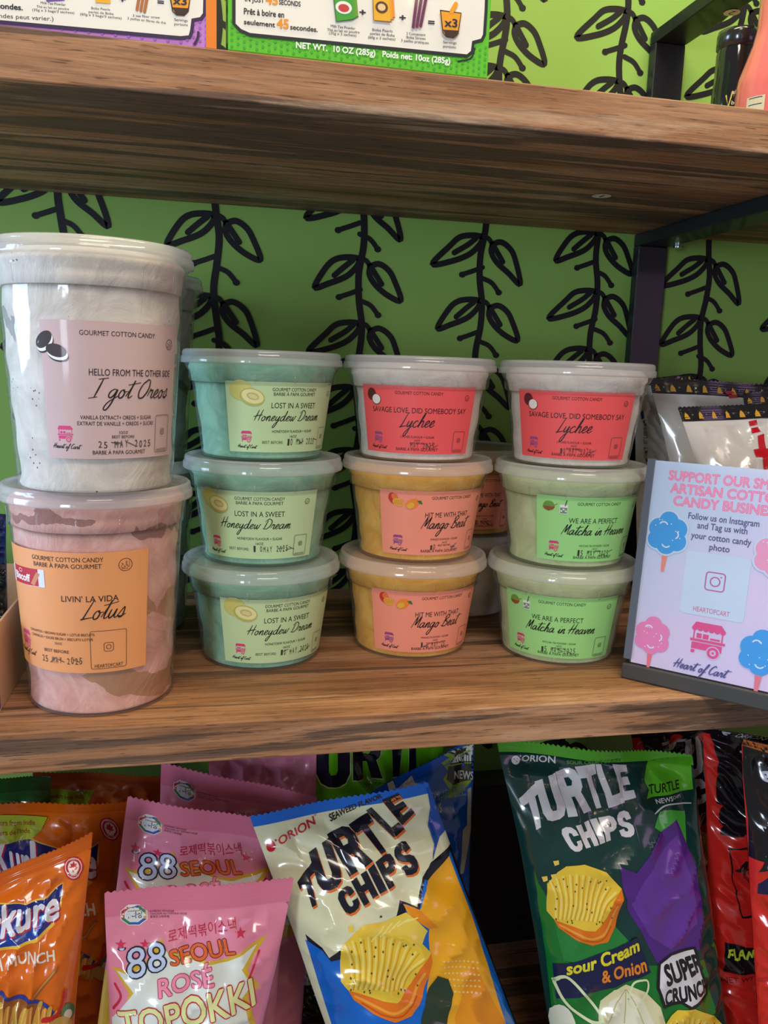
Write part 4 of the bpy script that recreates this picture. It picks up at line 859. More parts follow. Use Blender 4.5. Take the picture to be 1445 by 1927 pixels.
def paint_green(A, bag):
    q = Px(A, T1, (900, 1360, 2.651))
    q.poly([(278, 735), (300, 800), (420, 1000), (420, 1180), (1130, 1180), (1300, 2200), (250, 2200)], (24, 120, 44)); q.poly([(340, 800), (430, 740), (760, 1100), (820, 1180), (420, 1180), (380, 1000)], (40, 132, 58))
    for ch, Q in (('T', [(258, 540), (325, 500), (302, 278), (200, 378)]), ('U', [(322, 492), (442, 468), (376, 245), (278, 292)]), ('R', [(442, 466), (562, 440), (482, 215), (378, 242)]), ('T', [(565, 434), (632, 414), (580, 205), (478, 218)]), ('L', [(644, 422), (728, 396), (655, 205), (584, 207)]), ('E', [(716, 392), (776, 366), (738, 210), (668, 206)])):
        q.block(ch, Q, (226, 222, 222))
    q.word('CHIPS', [(465, 645), (776, 560), (748, 430), (398, 530)], (226, 222, 222))
    q.text('ORION', [(220, 194), (384, 202), (384, 168), (220, 164)], (226, 226, 226), .02); q.ell(186, 186, 22, 22, (226, 226, 226)); q.star(210, 166, 7, (226, 226, 226))
    for a, b in ((178, 180), (190, 192), (194, 178)): q.star(a, b, 4, (20, 50, 50))
    q.text('SOUR CREAM ONION', [(440, 205), (705, 192), (705, 176), (440, 188)], (100, 170, 60), .02)
    q.poly([(820, 285), (845, 190), (1060, 170), (1070, 330), (835, 378), (852, 335)], (96, 190, 40)); q.text('TURTLE', [(855, 358), (1000, 326), (998, 284), (852, 312)], (24, 40, 24), .02)
    q.poly([(840, 385), (1065, 338), (1060, 410), (880, 450)], (16, 60, 50)); q.text('NEWS', [(888, 404), (965, 385), (960, 362), (882, 382)], (226, 226, 220), .02); q.text('CHIPS', [(965, 378), (1008, 370), (1006, 354), (963, 362)], (226, 226, 220), .01)
    q.line([(876, 450), (940, 405), (1060, 400)], 5, (226, 226, 226))
    q.poly([(875, 520), (900, 440), (950, 430), (1030, 440), (1040, 600), (930, 560)], (70, 170, 60))
    q.poly([(700, 712), (790, 752), (905, 545), (985, 480), (1080, 700), (1120, 1000), (1110, 1120), (900, 1210), (830, 1080), (745, 930)], (84, 40, 132)); q.poly([(760, 900), (880, 700), (990, 560), (1060, 760), (1090, 1000), (960, 1130), (850, 1060)], (104, 56, 156))
    chip(q, (234, 122, 26), 342, 705, 1.0)
    for a, b in ((330, 778), (376, 768), (384, 696)): q.poly([(a-16, b-10), (a+12, b-14), (a+16, b+8), (a-6, b+16)], (240, 206, 90))
    q.poly([(365, 1195), (792, 1065), (862, 1248), (385, 1370)], (24, 30, 72))
    q.text('sour Cream', [(436, 1250), (806, 1140), (796, 1078), (432, 1188)], (236, 226, 50), .04); q.text('& Onion', [(618, 1298), (842, 1238), (832, 1174), (612, 1238)], (240, 140, 40), .035)
    q.poly([(600, 1480), (620, 1400), (680, 1335), (740, 1310), (830, 1340), (900, 1410), (925, 1500), (900, 1700), (600, 1700)], (226, 220, 170)); q.poly([(640, 1490), (660, 1400), (735, 1330), (820, 1380), (870, 1500), (850, 1700), (650, 1700)], (238, 236, 206))
    for P in ([(650, 1500), (690, 1400), (735, 1335)], [(730, 1500), (735, 1400), (738, 1335)], [(820, 1500), (780, 1400), (742, 1335)]): q.line(P, 5, (196, 190, 120))
    q.ell(400, 1560, 90, 160, (232, 236, 214)); q.line([(370, 1275), (440, 1265), (560, 1390), (620, 1480), (560, 1490), (440, 1400), (380, 1300), (375, 1275)], 16, (226, 238, 190)); q.line([(750, 1380), (780, 1300), (840, 1285), (840, 1340), (790, 1410), (755, 1410), (750, 1380)], 9, (226, 238, 190))
    q.poly([(900, 1200), (960, 1150), (1080, 1115), (1100, 1180), (1125, 1260), (1150, 1360), (1060, 1425), (1010, 1400), (920, 1420), (885, 1320)], (30, 26, 30)); q.poly([(912, 1206), (965, 1162), (1072, 1130), (1090, 1185), (1113, 1265), (1136, 1352), (1056, 1408), (1010, 1386), (930, 1402), (900, 1318)], (228, 228, 232))
    q.text('SUPER', [(940, 1310), (1120, 1225), (1092, 1150), (925, 1215)], (30, 26, 30), .06); q.text('CRUNCH', [(930, 1410), (1150, 1335), (1135, 1270), (930, 1340)], (30, 26, 30), .06)
    chip(q, (232, 150, 30), 905, 1420, .9)
GT = 'chip bags on the bottom shelf'
make_bag(S1, 'chip_bag', 'cream and blue seaweed chip bag with big black lettering, tilted, in front', (226, 226, 186), (16, 104, 206), paint_seaweed, GT, NS=52)
make_bag(S2, 'chip_bag', 'blue chip bag with folded blue corner directly behind the cream seaweed bag', (20, 92, 190), (18, 84, 190), paint_blue, GT)
make_bag(LM, 'chip_bag', 'lime green chip bag with huge black letters at the back under the shelf edge', (112, 206, 24), (100, 190, 24), paint_lime, GT)
make_bag(T1, 'chip_bag', 'dark green sour cream and onion chip bag with white arched lettering', (16, 60, 56), (84, 170, 40), paint_green, GT, NS=52, teeth=90)
# --- red and black hot chip bags
R1 = Bag((1186, 1380, .190), (1336, 1366, .185), (1240, 1927, .165), (1420, 1927, .160), ZB, .014, .05, 81, 1.0, .03)
R2 = Bag((1322, 1368, .135), (1500, 1400, .125), (1338, 1927, .110), (1520, 1927, .105), ZB, .018, .05, 83, 1.5, .03)
R3 = Bag((1392, 1388, .075), (1580, 1440, .065), (1424, 1927, .055), (1600, 1927, .050), ZB, .018, .05, 89, 1.5, .03)
RED, BLA = (222, 44, 36), (22, 20, 26)
def paint_r1(A, bag):
    q = Px(A, R1, (900, 1360, 2.651))
    q.poly([(800, 50), (1150, 30), (1180, 430), (1130, 520), (1100, 450), (1060, 500), (1000, 470), (820, 120)], BLA)
    for ch, Q in (('T', [(930, 150), (1000, 130), (1040, 80), (910, 100)]), ('U', [(1040, 300), (1120, 250), (1110, 60), (1030, 90)]), ('C', [(1050, 420), (1145, 400), (1125, 270), (1050, 300)])): q.block(ch, Q, (226, 214, 206))
    chip(q, (206, 84, 26), 1010, 540, .5); q.poly([(1090, 840), (1150, 830), (1150, 940), (1090, 945)], (20, 26, 20)); q.text('FLAME', [(1098, 890), (1190, 885), (1190, 860), (1098, 866)], (170, 206, 70), .03)
    q.text('CRUNCHY', [(1030, 530), (1120, 520), (1120, 500), (1030, 508)], (230, 120, 50), .02)
def paint_r2(A, bag):
    q = Px(A, R2, (900, 1360, 2.651))
    q.poly([(1150, 40), (1190, 180), (1185, 400), (1215, 410), (1200, 490), (1225, 520), (1210, 560), (1280, 570), (1340, 550), (1330, 600), (1500, 640), (1600, 40)], BLA)
    q.poly([(1232, 615), (1330, 612), (1420, 960), (1310, 972)], BLA); q.poly([(1240, 622), (1326, 620), (1410, 952), (1316, 964)], (216, 40, 34))
    q.text('4', [(1275, 755), (1340, 755), (1335, 680), (1275, 682)], BLA, .03)
    q.poly([(1225, 1090), (1420, 1120), (1420, 1240), (1230, 1250)], BLA); q.text('FLAMIN', [(1245, 1172), (1420, 1175), (1420, 1122), (1245, 1128)], (200, 226, 60), .04)
    q.text('NET WT', [(1215, 1295), (1380, 1290), (1380, 1268), (1215, 1272)], (110, 20, 24), .02)
    q.ell(1235, 42, 22, 20, (206, 206, 226)); q.text('ORION', [(1272, 70), (1415, 85), (1415, 52), (1280, 36)], (206, 200, 190), .02)
def paint_r3(A, bag):
    q = Px(A, R3, (900, 1360, 2.651))
    q.poly([(1308, 70), (1315, 200), (1330, 350), (1345, 480), (1340, 660), (1420, 690), (1390, 740), (1460, 720), (1600, 900), (1700, 60)], BLA)
    q.poly([(1310, 70), (1500, 120), (1500, 170), (1305, 108)], (226, 118, 40)); q.ell(1428, 258, 28, 28, (214, 214, 230))
    for a, b in ((1418, 250), (1434, 246), (1426, 268)): q.star(a, b, 6, BLA)
    q.poly([(1390, 800), (1440, 770), (1460, 850), (1390, 850)], (24, 30, 70)); q.poly([(1395, 1270), (1480, 1270), (1480, 1290), (1395, 1290)], (190, 30, 30))
GR = 'red chip bags on the bottom shelf'
make_bag(R1, 'chip_bag', 'red and black chip bag half hidden behind the dark green chip bag', RED, BLA, paint_r1, GR)
make_bag(R2, 'chip_bag', 'red and black chip bag with a number 4 panel and black lower band', RED, BLA, paint_r2, GR)
make_bag(R3, 'chip_bag', 'red chip bag with orange topped black seal, nearest of the red bags', RED, BLA, paint_r3, GR)
# --- dark bag lying low between the pink and cream bags
DK = Bag((520, 1722, .215), (622, 1716, .215), (520, 1927, .205), (640, 1927, .205), ZB, .010, .06, 95, 1.0, .03)
def paint_dk(A, bag):
    q = Px(A, DK)
    q.poly([(540, 1806), (600, 1806), (602, 1850), (548, 1848)], (196, 190, 176)); q.text('NET WT.:', [(552, 1822), (598, 1822), (598, 1811), (552, 1811)], BLA, .02)
    for i, t in enumerate(('Chip is a snack', 'made in Korea')): q.text(t, [(552, 1834+i*10), (598, 1834+i*10), (598, 1828+i*10), (552, 1828+i*10)], BLA)
    q.text('SWEET', [(560, 1778), (604, 1774), (604, 1758), (560, 1762)], (70, 66, 60), .03)
make_bag(DK, 'chip_bag', 'black chip bag standing in shade behind the gap between pink and cream bags', (24, 28, 24), BLA, paint_dk, GT)

# --- white chocolate snack bags behind the sign
W1 = Bag((1224, 712, .222), (1470, 726, .212), (1262, 900, .205), (1490, 900, .198), .0005, .016, .10, 101, .8, .03)
W2 = Bag((1274, 768, .140), (1510, 758, .125), (1312, 880, .130), (1530, 880, .118), .0005, .014, .11, 105, .8, .03)
W0 = Bag((1192, 716, .272), (1300, 704, .272), (1196, 1000, .262), (1310, 1000, .262), .0005, .012, .10, 109, .8, .03)
W3 = Bag((1396, 742, .174), (1600, 720, .172), (1420, 880, .160), (1620, 880, .160), .0005, .007, .10, 113, .8, .03)
JW, JR = (226, 220, 210), (204, 26, 40)
def seal_dots(A, bag, n=9):
    tt = bag.vs*bag.tm
    for k in range(n):
        x = -.46+.92*k/(n-1)
        A.poly([(x-.020, -tt*.85), (x+.022, -tt*.85), (x+.014, -tt*.55), (x, -tt*.30), (x-.012, -tt*.50)], (230, 170, 50)); A.ell(x+.05, -tt*.55, .008, .006, (120, 116, 110), n=10)
def paint_white(px):
    def f(A, bag):
        seal_dots(A, bag)
        q = Px(A, bag)
        for P in px.get('polys', []): q.poly(P, JR)
        for (x, y, hh) in px.get('vtext', []):
            for i, ch in enumerate('(準チョコレート菓子)'): q.text(ch, [(x-3+i*.35, y+i*hh+hh*.8), (x+4+i*.35, y+i*hh+hh*.8), (x+4+i*.35, y+i*hh), (x-3+i*.35, y+i*hh)], BLA, .01, own=True)
        for P in px.get('blue', []): q.poly(P, (30, 50, 110))
    return f
GW = 'white snack bags behind the sign'
make_bag(W0, 'snack_bag', 'white snack bag at the wall, its edge showing between matcha tubs and sign', JW, BLA, paint_white(dict(vtext=[(1211, 790, 7.2)], blue=[[(1205, 775), (1210, 772), (1211, 786), (1206, 790)]], polys=[])), GW)
make_bag(W1, 'snack_bag', 'white snack bag with black and yellow seal, taller one behind the front white bag', JW, BLA, paint_white(dict(vtext=[(1238, 785, 7.6)], polys=[[(1361, 737), (1377, 736), (1382, 741), (1366, 742)], [(1369, 744), (1385, 743), (1388, 749), (1372, 750)]], blue=[[(1226, 755), (1232, 756), (1234, 778), (1229, 776)]])), GW)
make_bag(W2, 'snack_bag', 'front white snack bag with red characters, standing just behind the pink sign', JW, BLA, paint_white(dict(polys=[[(1408, 793), (1423, 790), (1427, 799), (1411, 802)], [(1412, 806), (1428, 803), (1432, 812), (1414, 816)], [(1424, 820), (1437, 816), (1441, 844), (1470, 842), (1472, 856), (1443, 858), (1450, 880), (1438, 884), (1432, 860), (1420, 860), (1417, 846), (1428, 844)]], vtext=[])), GW)
make_bag(W3, 'snack_bag', 'white snack bag between the other two, only its seal showing at frame edge', JW, BLA, paint_white({}), GW)

# ------------------------------------------------------------------ pink sign in its holder
def sign_mid(o, d, up):
    n = np.cross(d, up); r = ray(1342, 1126); t = ((o-CAM)@n)/(r@n); return float((CAM+t*r-o)@d)
def build_sign():
    BLp = at(1185, 1245, Z=.0125); d = np.array([.70, -.714, 0.]); d /= np.linalg.norm(d); nrm = np.array([d[1], -d[0], 0.])   # faces the camera
    if nrm@(CAM-BLp) < 0: nrm = -nrm
    # left edge of the poster: the ray of its top-left corner met with the plane holding nrm and Z
    r = ray(1232, 866); t = ((BLp-CAM)@d)/(r@d); TLp = CAM+t*r
    e = TLp-BLp; Hh = np.linalg.norm(e); up = e/Hh; Wd_ = 2*sign_mid(BLp, d, up)
    root = thing('sign_holder', 'pink and blue poster in a black desktop sign holder at the shelf front', 'sign', tuple(BLp-np.array([0, 0, BLp[2]])))
    o0 = np.array(root.location); face = np.cross(d, up)
    if face@(CAM-BLp) < 0: face = -face
    def W(x, y, l): return BLp[None]-o0[None]+np.outer(x, d)+np.outer(y, up)+face[None]*l
    def slab(name, x0, x1, y0, y1, l0, l1, m, bev=.0005):
        V = [W(np.array([x]), np.array([y]), l)[0] for l in (l0, l1) for x, y in ((x0, y0), (x1, y0), (x1, y1), (x0, y1))]
        mb = MB(); mb.add(V, [(3, 2, 1, 0), (4, 5, 6, 7), (0, 1, 5, 4), (1, 2, 6, 5), (2, 3, 7, 6), (3, 0, 4, 7)], m); return mb.build(name, root, bevel=bev)
    KM = mat('sign_black', (34, 36, 42), .35, coat=.3); GM = mat('sign_edge', (92, 98, 110), .3, metal=.2)
    slab('back_panel', -.001, Wd_+.001, 0, Hh, -.004, -.0008, KM)
    slab('side_rail', -.0045, .0008, .002, Hh+.001, -.004, .0024, GM); slab('side_rail', Wd_-.0008, Wd_+.0045, .002, Hh+.001, -.004, .0024, GM)
    # base block
    mb = MB(); n2 = nrm/np.linalg.norm(nrm); V = []
    zc = BLp[2]
    for z in (-zc+.0004, -.0008):
        for x, k in ((-.0045, .0035), (Wd_+.0045, .0035), (Wd_+.0045, -.045), (-.0045, -.045)): p = d*x+n2*k; V.append((p[0]+BLp[0]-o0[0], p[1]+BLp[1]-o0[1], BLp[2]-o0[2]+z))
    mb.add(V, [(3, 2, 1, 0), (4, 5, 6, 7), (0, 1, 5, 4), (1, 2, 6, 5), (2, 3, 7, 6), (3, 0, 4, 7)], mat('sign_base', (60, 58, 56), .45)); mb.build('base', root, bevel=.001)
    A = Art(W, (), (), .0001, .00001, 0)
    PB = mat('poster_pastel', (222, 190, 232), .25, coat=.5)
    # pastel blend printed on the poster: blue upper left to pink lower right
    n, l = PB.node_tree.nodes, PB.node_tree.links; tc = n.new('ShaderNodeTexCoord'); mp = n.new('ShaderNodeMapping'); gr = n.new('ShaderNodeValToRGB'); sp = n.new('ShaderNodeSeparateXYZ')
    nz = n.new('ShaderNodeTexNoise'); nz.inputs['Scale'].default_value = 9; l.new(tc.outputs['Object'], nz.inputs['Vector']); l.new(tc.outputs['Object'], sp.inputs[0])
    m1 = n.new('ShaderNodeMath'); m1.operation = 'MULTIPLY_ADD'; l.new(sp.outputs[2], m1.inputs[0]); m1.inputs[1].default_value = 3.2; l.new(nz.outputs['Fac'], m1.inputs[2])
    m2 = n.new('ShaderNodeMath'); m2.operation = 'MULTIPLY_ADD'; l.new(sp.outputs[0], m2.inputs[0]); m2.inputs[1].default_value = -4.0; l.new(m1.outputs[0], m2.inputs[2])
    e_ = gr.color_ramp.elements; e_[0].position = .35; e_[0].color = (*lin((240, 206, 242)), 1); e_[1].position = .95; e_[1].color = (*lin((186, 224, 250)), 1); l.new(m2.outputs[0], gr.inputs[0]); l.new(gr.outputs[0], n['Principled BSDF'].inputs['Base Color'])
    A.rect(0.0006, 0, Wd_-.0006, Hh, PB)
    fw_ = face; 
    def inv(px, py):
        r = ray(px, py); t = ((BLp-CAM)@fw_)/(r@fw_); p = CAM+t*r-BLp; return (p@d, p@up)
    Zm = lambda x, y: inv(1160+x/3.853, 840+y/3.853)
    def T(t, q, c, b=0., sh=0.): A.qtext(t, *[Zm(*p) for p in q], c, b, sh)
    cxm = Zm(700, 1100)[0]
    HP, HPd, IN = (250, 130, 178), (244, 104, 160), (82, 76, 128)
    def row(t, xl, yb, h, c, bold, xr_half=None):
        p0 = Zm(xl, yb); x0 = p0[0]; A.text(t, cxm, p0[1], h, c, w=2*(cxm-x0), bold=bold)
    unit_ = abs(Zm(400, 240)[1]-Zm(400, 180)[1])/60
    for b, c in ((.05, HPd), (.018, (252, 150, 192))):
        row('SUPPORT OUR SMALL', 378, 240, 66*unit_, c, b); row('ARTISAN COTTON', 390, 332, 66*unit_, c, b); row('CANDY BUSINESS', 412, 424, 66*unit_, c, b)
    row('Follow us on Instagram', 520, 522, 44*unit_, IN, .02); row('and Tag us with', 585, 592, 44*unit_, IN, .02); row('your cotton candy', 540, 662, 44*unit_, IN, .02); row('photo', 672, 750, 44*unit_, IN, .02)
    # white card (its square code left blank) with the camera mark
    a = Zm(510, 752); b2 = Zm(462, 1200); A.rrect(a[0], b2[1], 2*cxm-a[0], a[1], .003, 0, BK, (206, 224, 246))
    c0 = Zm(708, 982); r = .0062; CP = (196, 92, 160)
    A.rrect(cxm-r, c0[1]-r, cxm+r, c0[1]+r, .002, .0009, CP); A.ring(cxm, c0[1], r*.5, .0009, CP); A.ell(cxm+r*.58, c0[1]+r*.58, .0006, .0006, CP)
    h0 = Zm(555, 1190); A.text('HEARTOFCART', cxm, h0[1], 34*unit_, (216, 122, 164), w=2*(cxm-h0[0]), bold=.02)
    k0 = Zm(525, 1500); A.cart(cxm, k0[1], 2*(cxm-k0[0]), (232, 66, 140), (216, 190, 226))
    s0 = Zm(450, 1560); A.script('Heart of Cart', cxm-.003, s0[1]-.004, 2*(cxm-s0[0])*1.0, (86, 78, 150), .0010, .95, rise=-.01)
    def candyfloss(x, y, r, c, edge, stick, flip=1, cone=(244, 140, 120)):
        A.poly([(x-r*.16, y-r*.9), (x+r*.16, y-r*.9), (x+r*.05*flip, y-r*2.0), (x-r*.10*flip, y-r*2.0)], cone)
        blobs = [(0, .75, .5), (-.45, .3, .55), (.45, .35, .55), (-.5, -.3, .5), (.5, -.3, .52), (0, -.55, .5), (0, 0, .75)]
        if edge:
            for bx, by, br in blobs: A.ell(max(.0006, x+bx*r) if False else x+bx*r, y+by*r, br*r+.0012, br*r+.0012, edge)
        for bx, by, br in blobs: A.ell(x+bx*r, y+by*r, br*r, br*r, c)
        for (a1, a2, ox, oy) in ((.5, 2.6, -.25, .45), (-1., .8, .35, .05), (3.6, 5.6, 0, -.45)): A.line([(x+ox*r+.22*r*math.cos(t), y+oy*r+.22*r*math.sin(t)) for t in np.linspace(a1, a2, 7)], .0009, (226, 238, 250))
        rn = random.Random(int(x*1e4))
        for k in range(9): A.ell(x+rn.uniform(-.7, .7)*r, y+rn.uniform(-.7, .8)*r, .0004, .0004, (236, 244, 252), n=8)
    BLU, PKK, ED = (40, 160, 236), (240, 130, 190), (206, 224, 244)
    q1 = Zm(365, 640); candyfloss(.0152, q1[1], .0132, BLU, ED, 1)
    q2 = Zm(255, 1380); candyfloss(max(q2[0], .0135), q2[1], .0118, PKK, None, 1, cone=(240, 110, 130))
    q3 = Zm(1100, 790); candyfloss(Wd_-.0152, q3[1], .0132, (244, 160, 200), ED, 1)
    q4 = Zm(1090, 1540); candyfloss(Wd_-.0165, q4[1]+.002, .0135, BLU, None, -1, cone=(236, 120, 140))
    pst = A.build('poster', root)
    pst['label'] = 'printed pastel poster'
    slab('clear_cover', 0, Wd_, 0, Hh, .0016, .0022, ACRYL, .0002)
build_sign()

# ------------------------------------------------------------------ boxes on the upper shelf
ZT = HS+TH+.0004
def carton(name, label, x0, x1, y, c, paint):
    root = thing(name, label, 'box', ((x0+x1)/2, y+.03, ZT), 0, 'drink kit boxes on the upper shelf'); o0 = np.array(root.location)
    mb = MB(); mb.box((x0-o0[0], y-o0[1], 0), (x1-o0[0], y+.06-o0[1], .20), ink(c, 0)); mb.build('carton', root, bevel=.0006)
    A = Art(lambda x, z, l: np.stack([x-o0[0], np.full_like(x, y-l-o0[1]), z-o0[2]], -1), (), (), .0003, .00004, 0)
    paint(A, lambda px, py: tuple(at(px, py, Y=y)[[0, 2]]), x0, x1); A.build('printed_front', root)
def boxpaint(sx, kind):
    CR, DKP = (240, 236, 226), (52, 34, 74) if kind == 'p' else (26, 34, 40)
    bgd = (150, 100, 190) if kind == 'p' else (60, 170, 50)
    def f(A, I, x0, x1):
        zlo = ZT+.0005
        def R(px, py): return I(px, py)
        # halftone dots on the border
        for i in range(44):
            for j in range(5):
                x = x0+.002+i*(x1-x0-.004)/43; A.ell(x, zlo+.0014+j*.0032+(i % 2)*.0016, .0008, .0008, bgd, n=8)
        if kind == 'g':
            P = [I(*p) for p in ((440, -160), (440, 45), (452, 58), (470, 66), (878, 106), (888, 98), (890, 80), (906, 76), (911, 66), (914, 20), (920, -160))]
        else:
            P = [I(*p) for p in ((-60, -160), (-60, 36), (0, 42), (340, 72), (357, 70), (361, 58), (363, 38), (378, 36), (385, 26), (390, -160))]
        A.poly(P, CR); A.line(P, .0018, DKP, False)
        def T(t, a, b, h, c, bold=0.): # baseline from pixel a to pixel b
            p, q = I(*a), I(*b); hh = I(a[0], a[1]-h)
            up = (0, hh[1]-p[1]); A.qtext(t, p, q, (q[0], q[1]+up[1]), (p[0], p[1]+up[1]), c, bold)
        if kind == 'g':
            A.line([I(*p) for p in ((862, 116), (885, 110), (893, 92))], .0009, DKP)
            GR_ = (52, 120, 60); OR_ = (236, 150, 30)
            for dx, c, b in ((0, (40, 40, 46), .03),):
                T('IN JUST', (461, 3), (497, 6), 9, c, b); T('45', (500, 8), (522, 10), 17, OR_, .05); T('SECONDS', (525, 9), (565, 13), 9, c, b)
                T('Prêt à boire en', (459, 27), (534, 34), 11, c, b); T('seulement', (459, 46), (517, 52), 9, c, b); T('45', (521, 53), (542, 55), 17, OR_, .05); T('secondes.', (546, 56), (597, 61), 9, c, b)
                T('Milk Tea Powder', (622, 52), (668, 57), 5, c); T('Thé au lait en poudre', (615, 59), (676, 64), 5, c); T('(35g x 3 sachets)', (619, 65), (670, 70), 5, c)
                T('Boba Pearls', (700, 59), (738, 62), 5, c); T('perles de Boba', (696, 66), (742, 70), 5, c); T('(60g x 3 sachets)', (692, 73), (743, 77), 5, c)
                T('3 Convenient', (764, 66), (800, 69), 5, c); T('Boba Straws', (764, 73), (800, 76), 5, c); T('3 pailles pratiques', (754, 79), (806, 84), 5, c); T('Servings', (833, 82), (858, 84), 5, c); T('portions', (833, 90), (857, 92), 5, c)
                T('NET WT.  10 OZ (285g)   Poids net: 10oz (285g)', (557, 91), (846, 121), 11, (240, 246, 236), .04)
                for x, y, s in ((681, 24, '+'), (756, 34, '+'), (810, 43, '=')): T(s, (x-5, y+6), (x+6, y+7), 12, (30, 30, 60), .04)
            for dx in (8, 4, 0): A.poly([I(624+dx, -30), I(660+dx, -30), I(664+dx*1.2, 38-dx*.6), I(632+dx, 42-dx)], (60+dx*6, 160, 50)); A.line([I(624+dx, -30), I(632+dx, 42-dx), I(664+dx*1.2, 38-dx*.6)], .0004, (30, 90, 30), False)
            A.ell(*I(646, 16), .0045, .0032, (236, 240, 230)); A.ell(*I(646, 17), .0030, .0020, (200, 60, 60))
            for dx in (8, 4, 0): A.poly([I(700+dx, -20), I(730+dx, -20), I(734+dx, 43-dx), I(702+dx, 40-dx)], (236, 176-dx*4, 40)); A.line([I(700+dx, -20), I(702+dx, 40-dx), I(734+dx, 43-dx)], .0004, (140, 90, 20), False)
            A.ell(*I(717, 16), .0035, .0030, (90, 50, 30)); A.ell(*I(717, 16), .0022, .0018, (230, 200, 140))
            for k in range(3): A.line([I(776+k*7, 53-k), I(784+k*9, -10)], .0017, (104, 34, 84), False)
            cup = [I(*p) for p in ((827, 22), (866, 27), (860, 66), (851, 73), (838, 71), (832, 64))]; A.poly(cup, (240, 160, 30)); A.line(cup, .0006, (40, 30, 30), False, closed=True)
            A.line([I(848, 24), I(856, 10)], .0024, (240, 160, 30), False); A.poly([I(*p) for p in ((832, 58), (862, 60), (858, 70), (848, 73), (838, 71))], (60, 34, 26)); T('x3', (835, 52), (858, 54), 15, (30, 30, 60), .03)
        else:
            A.rect(x1-.0055, zlo, x1, ZT+.199, (236, 130, 30))
            c = (50, 44, 60)
            T('secondes.', (-20, 15), (43, 20), 10, c, .04); T('(Le goût et les secondes peut varier.)', (-120, 27), (101, 40), 8, c, .0)
            T('Milk Tea Powder', (77, 8), (124, 12), 4.5, c); T('Thé au lait en poudre', (69, 15), (130, 20), 4.5, c); T('(35g x 3 bags/3 sachets)', (61, 21), (140, 27), 4.5, c)
            T('Boba Pearls', (172, 18), (207, 21), 4.5, c); T('perles de Boba', (167, 25), (214, 29), 4.5, c); T('(60g x 3 bags/3 sachets)', (151, 29), (229, 37), 4.5, c)
            T('3 tea fiber straw', (250, 32), (301, 36), 4.5, c); T('3 pailles en fibres de thé', (240, 37), (312, 46), 4.5, c); T('Servings', (328, 40), (353, 42), 5, c); T('portions', (328, 48), (353, 50), 5, c)
            for x, y, s in ((230, 0, '+'), (302, 5, '=')): T(s, (x-5, y+5), (x+6, y+6), 11, (30, 30, 60), .04)
            A.poly([I(80, -40), I(116, -40), I(122, 2), I(88, 4)], (120, 70, 160)); A.poly([I(178, -40), I(206, -40), I(208, 8), I(180, 6)], (236, 176, 40))
            for k in range(3): A.line([I(258+k*7, 19+k*2), I(266+k*8, -30)], .0015, (176, 110, 60), False)
            cup = [I(*p) for p in ((318, -18), (359, -14), (354, 22), (346, 30), (332, 29), (325, 22))]; A.poly(cup, (240, 160, 30)); A.line(cup, .0006, (40, 30, 30), False, closed=True)
            A.poly([I(*p) for p in ((324, 15), (355, 17), (352, 26), (344, 30), (332, 29))], (60, 34, 26)); T('x3', (326, 9), (351, 11), 14, (30, 30, 60), .03)
            A.line([I(366, 84), I(372, 72), I(373, 62)], .0012, DKP)
    return f
carton('drink_kit_box', 'green bubble tea kit box standing on the upper shelf', .2608, .4062, .0015, (96, 196, 40), boxpaint(0, 'g'))
carton('drink_kit_box', 'purple and orange bubble tea kit box beside the green one', .1085, .2548, .0035, (196, 128, 206), boxpaint(0, 'p'))

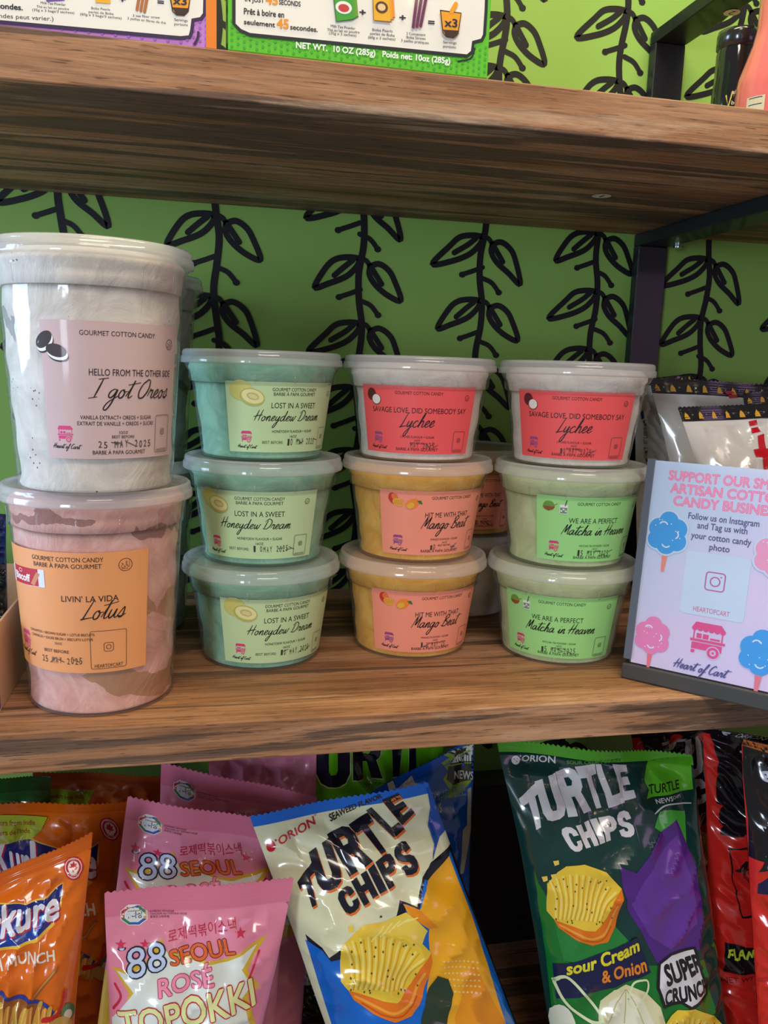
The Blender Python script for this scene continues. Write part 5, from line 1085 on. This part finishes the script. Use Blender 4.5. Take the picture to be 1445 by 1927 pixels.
# ------------------------------------------------------------------ bottles on the upper shelf
def bottles():
    p = at(1380, 199, Z=ZT); y = .125; c = at(1381, 150, Y=y)
    root = thing('sauce_bottle', 'black sauce bottle with glossy black cap behind the pink bottle', 'bottle', (c[0], y, ZT))
    r = .0146; DB = mat('dark_bottle', (24, 24, 28), .08, coat=.8); zc = at(1381, 60, Y=y)[2]-ZT; zb = at(1381, 92, Y=y)[2]-ZT
    mb = MB(); mb.lathe([(0, 0), (r*.95, 0), (r, .002), (r, zb*.35), (r*1.04, zb*.40), (r*1.04, zb*.62), (r*.98, zb*.72), (r*.98, zb*.95), (r*.9, zb)], DB, 48); mb.build('bottle', root, True)
    mb = MB(); mb.lathe([(r*.92, zb-.001), (r*1.02, zb), (r*1.02, zc-.003), (r*.97, zc), (0, zc)], mat('black_cap', (38, 38, 40), .2, coat=.6), 48); mb.build('cap', root, True)
    def fm(x, z, l): return np.stack([(r*1.045+l)*np.sin(x/r), -(r*1.045+l)*np.cos(x/r), z], -1)
    A = Art(fm, [(-.5+k/24)*.06 for k in range(25)], (), .0002, .00004, 0)
    A.text('shake well', .001, zb*.56, .0026, (214, 204, 180), w=.019, bold=.03); A.text('bien agiter', .001, zb*.47, .0026, (214, 204, 180), w=.019, bold=.03); A.line([(-.0125, zb*.55), (-.0105, zb*.45), (-.0085, zb*.58)], .0010, (214, 190, 90), False)
    A.build('printed_label', root)
    y = .075; c = at(1466, 120, Y=y); r = .0268
    root = thing('syrup_bottle', 'pink syrup bottle with red and white label at the frame edge', 'bottle', (c[0], y, ZT))
    PM = mat('pink_syrup', (238, 118, 118), .15, coat=.8, var=.15, vscale=30)
    zs = at(1400, 148, Y=y)[2]-ZT; zn = at(1420, 56, Y=y)[2]-ZT
    mb = MB(); mb.lathe([(0, 0), (r*.96, 0), (r, .003), (r, zs*.9), (r*.97, zs*1.05), (r*.70, zn*.9), (r*.62, zn*1.05), (r*.61, zn*1.9), (r*.45, zn*2.1), (r*.45, zn*2.3), (0, zn*2.3)], PM, 48); mb.build('bottle', root, True)
    mb = MB(); mb.lathe([(r*.48, zn*2.15), (r*.52, zn*2.17), (r*.52, zn*2.6), (0, zn*2.6)], mat('red_cap', (190, 40, 50), .3), 40); mb.build('cap', root, True)
    def fm2(x, z, l): return np.stack([(r+l)*np.sin(x/r), -(r+l)*np.cos(x/r), z], -1)
    A = Art(fm2, [(-.5+k/40)*.12 for k in range(41)], (), .0003, .00004, 0)
    A.rect(-.018, .003, .03, zs*.9, (244, 170, 180)); A.poly([(-.018, .003), (-.010, .003), (.004, zs*.5), (-.006, zs*.62), (-.018, zs*.4)], (206, 36, 52)); A.line([(-.018, .003), (-.018, zs*.72), (.03, zs*.72)], .0007, (250, 240, 236), False)
    A.rect(-.036, .003, -.023, zs*.66, (214, 204, 176))
    for k in range(6): A.line([(-.034, .006+k*zs*.1), (-.025, .006+k*zs*.1)], .0006, (60, 50, 44), False)
    A.build('printed_label', root)
bottles()

# ------------------------------------------------------------------ display box at the left of the shelf
def display_box():
    x1, y0, y1 = .1245, .033, .20; x0 = -.06; h = at(0, 1172, X=x1)[2]
    root = thing('display_box', 'open cardboard display box with navy outside at the shelf end', 'box', ((x0+x1)/2, y0, .0004)); o = np.array(root.location)
    KR = mat('kraft_card', (206, 166, 128), .8, var=.08, vscale=60); NV = mat('navy_print', (28, 40, 130), .4)
    t = .0015; mb = MB()
    mb.box((x0-o[0], 0, 0), (x1-o[0], y1-y0, t), KR); mb.box((x1-t-o[0], t, t), (x1-o[0], y1-y0-t, h*1.0), KR); mb.box((x0-o[0], t, t), (x0+t-o[0], y1-y0-t, h), KR); mb.box((x0-o[0], y1-y0-t, t), (x1-o[0], y1-y0, h), KR)
    mb.build('box_body', root)
    mb = MB(); mb.box((x0-o[0], 0.0, t), (x1-o[0], t, h*.98), NV); mb.build('front_panel', root)
    zt = at(0, 960, Y=.09)[2]
    return h
hb = display_box()
NB = Bag((-60, 962, .145), (11, 968, .145), (-60, 1080, .138), (14, 1085, .138), .003, .010, .08, 121, .8, .03)
make_bag(NB, 'snack_bag', 'navy blue pouch standing in the cardboard display box', (26, 40, 104), (22, 34, 90), None)
NB2 = Bag((-70, 1066, .108), (10, 1062, .108), (-70, 1170, .100), (14, 1170, .100), .003, .010, .05, 127, 1.5, .03)
make_bag(NB2, 'snack_bag', 'black crinkled pouch in front of the navy pouch in the display box', (26, 26, 28), (30, 30, 32), None)
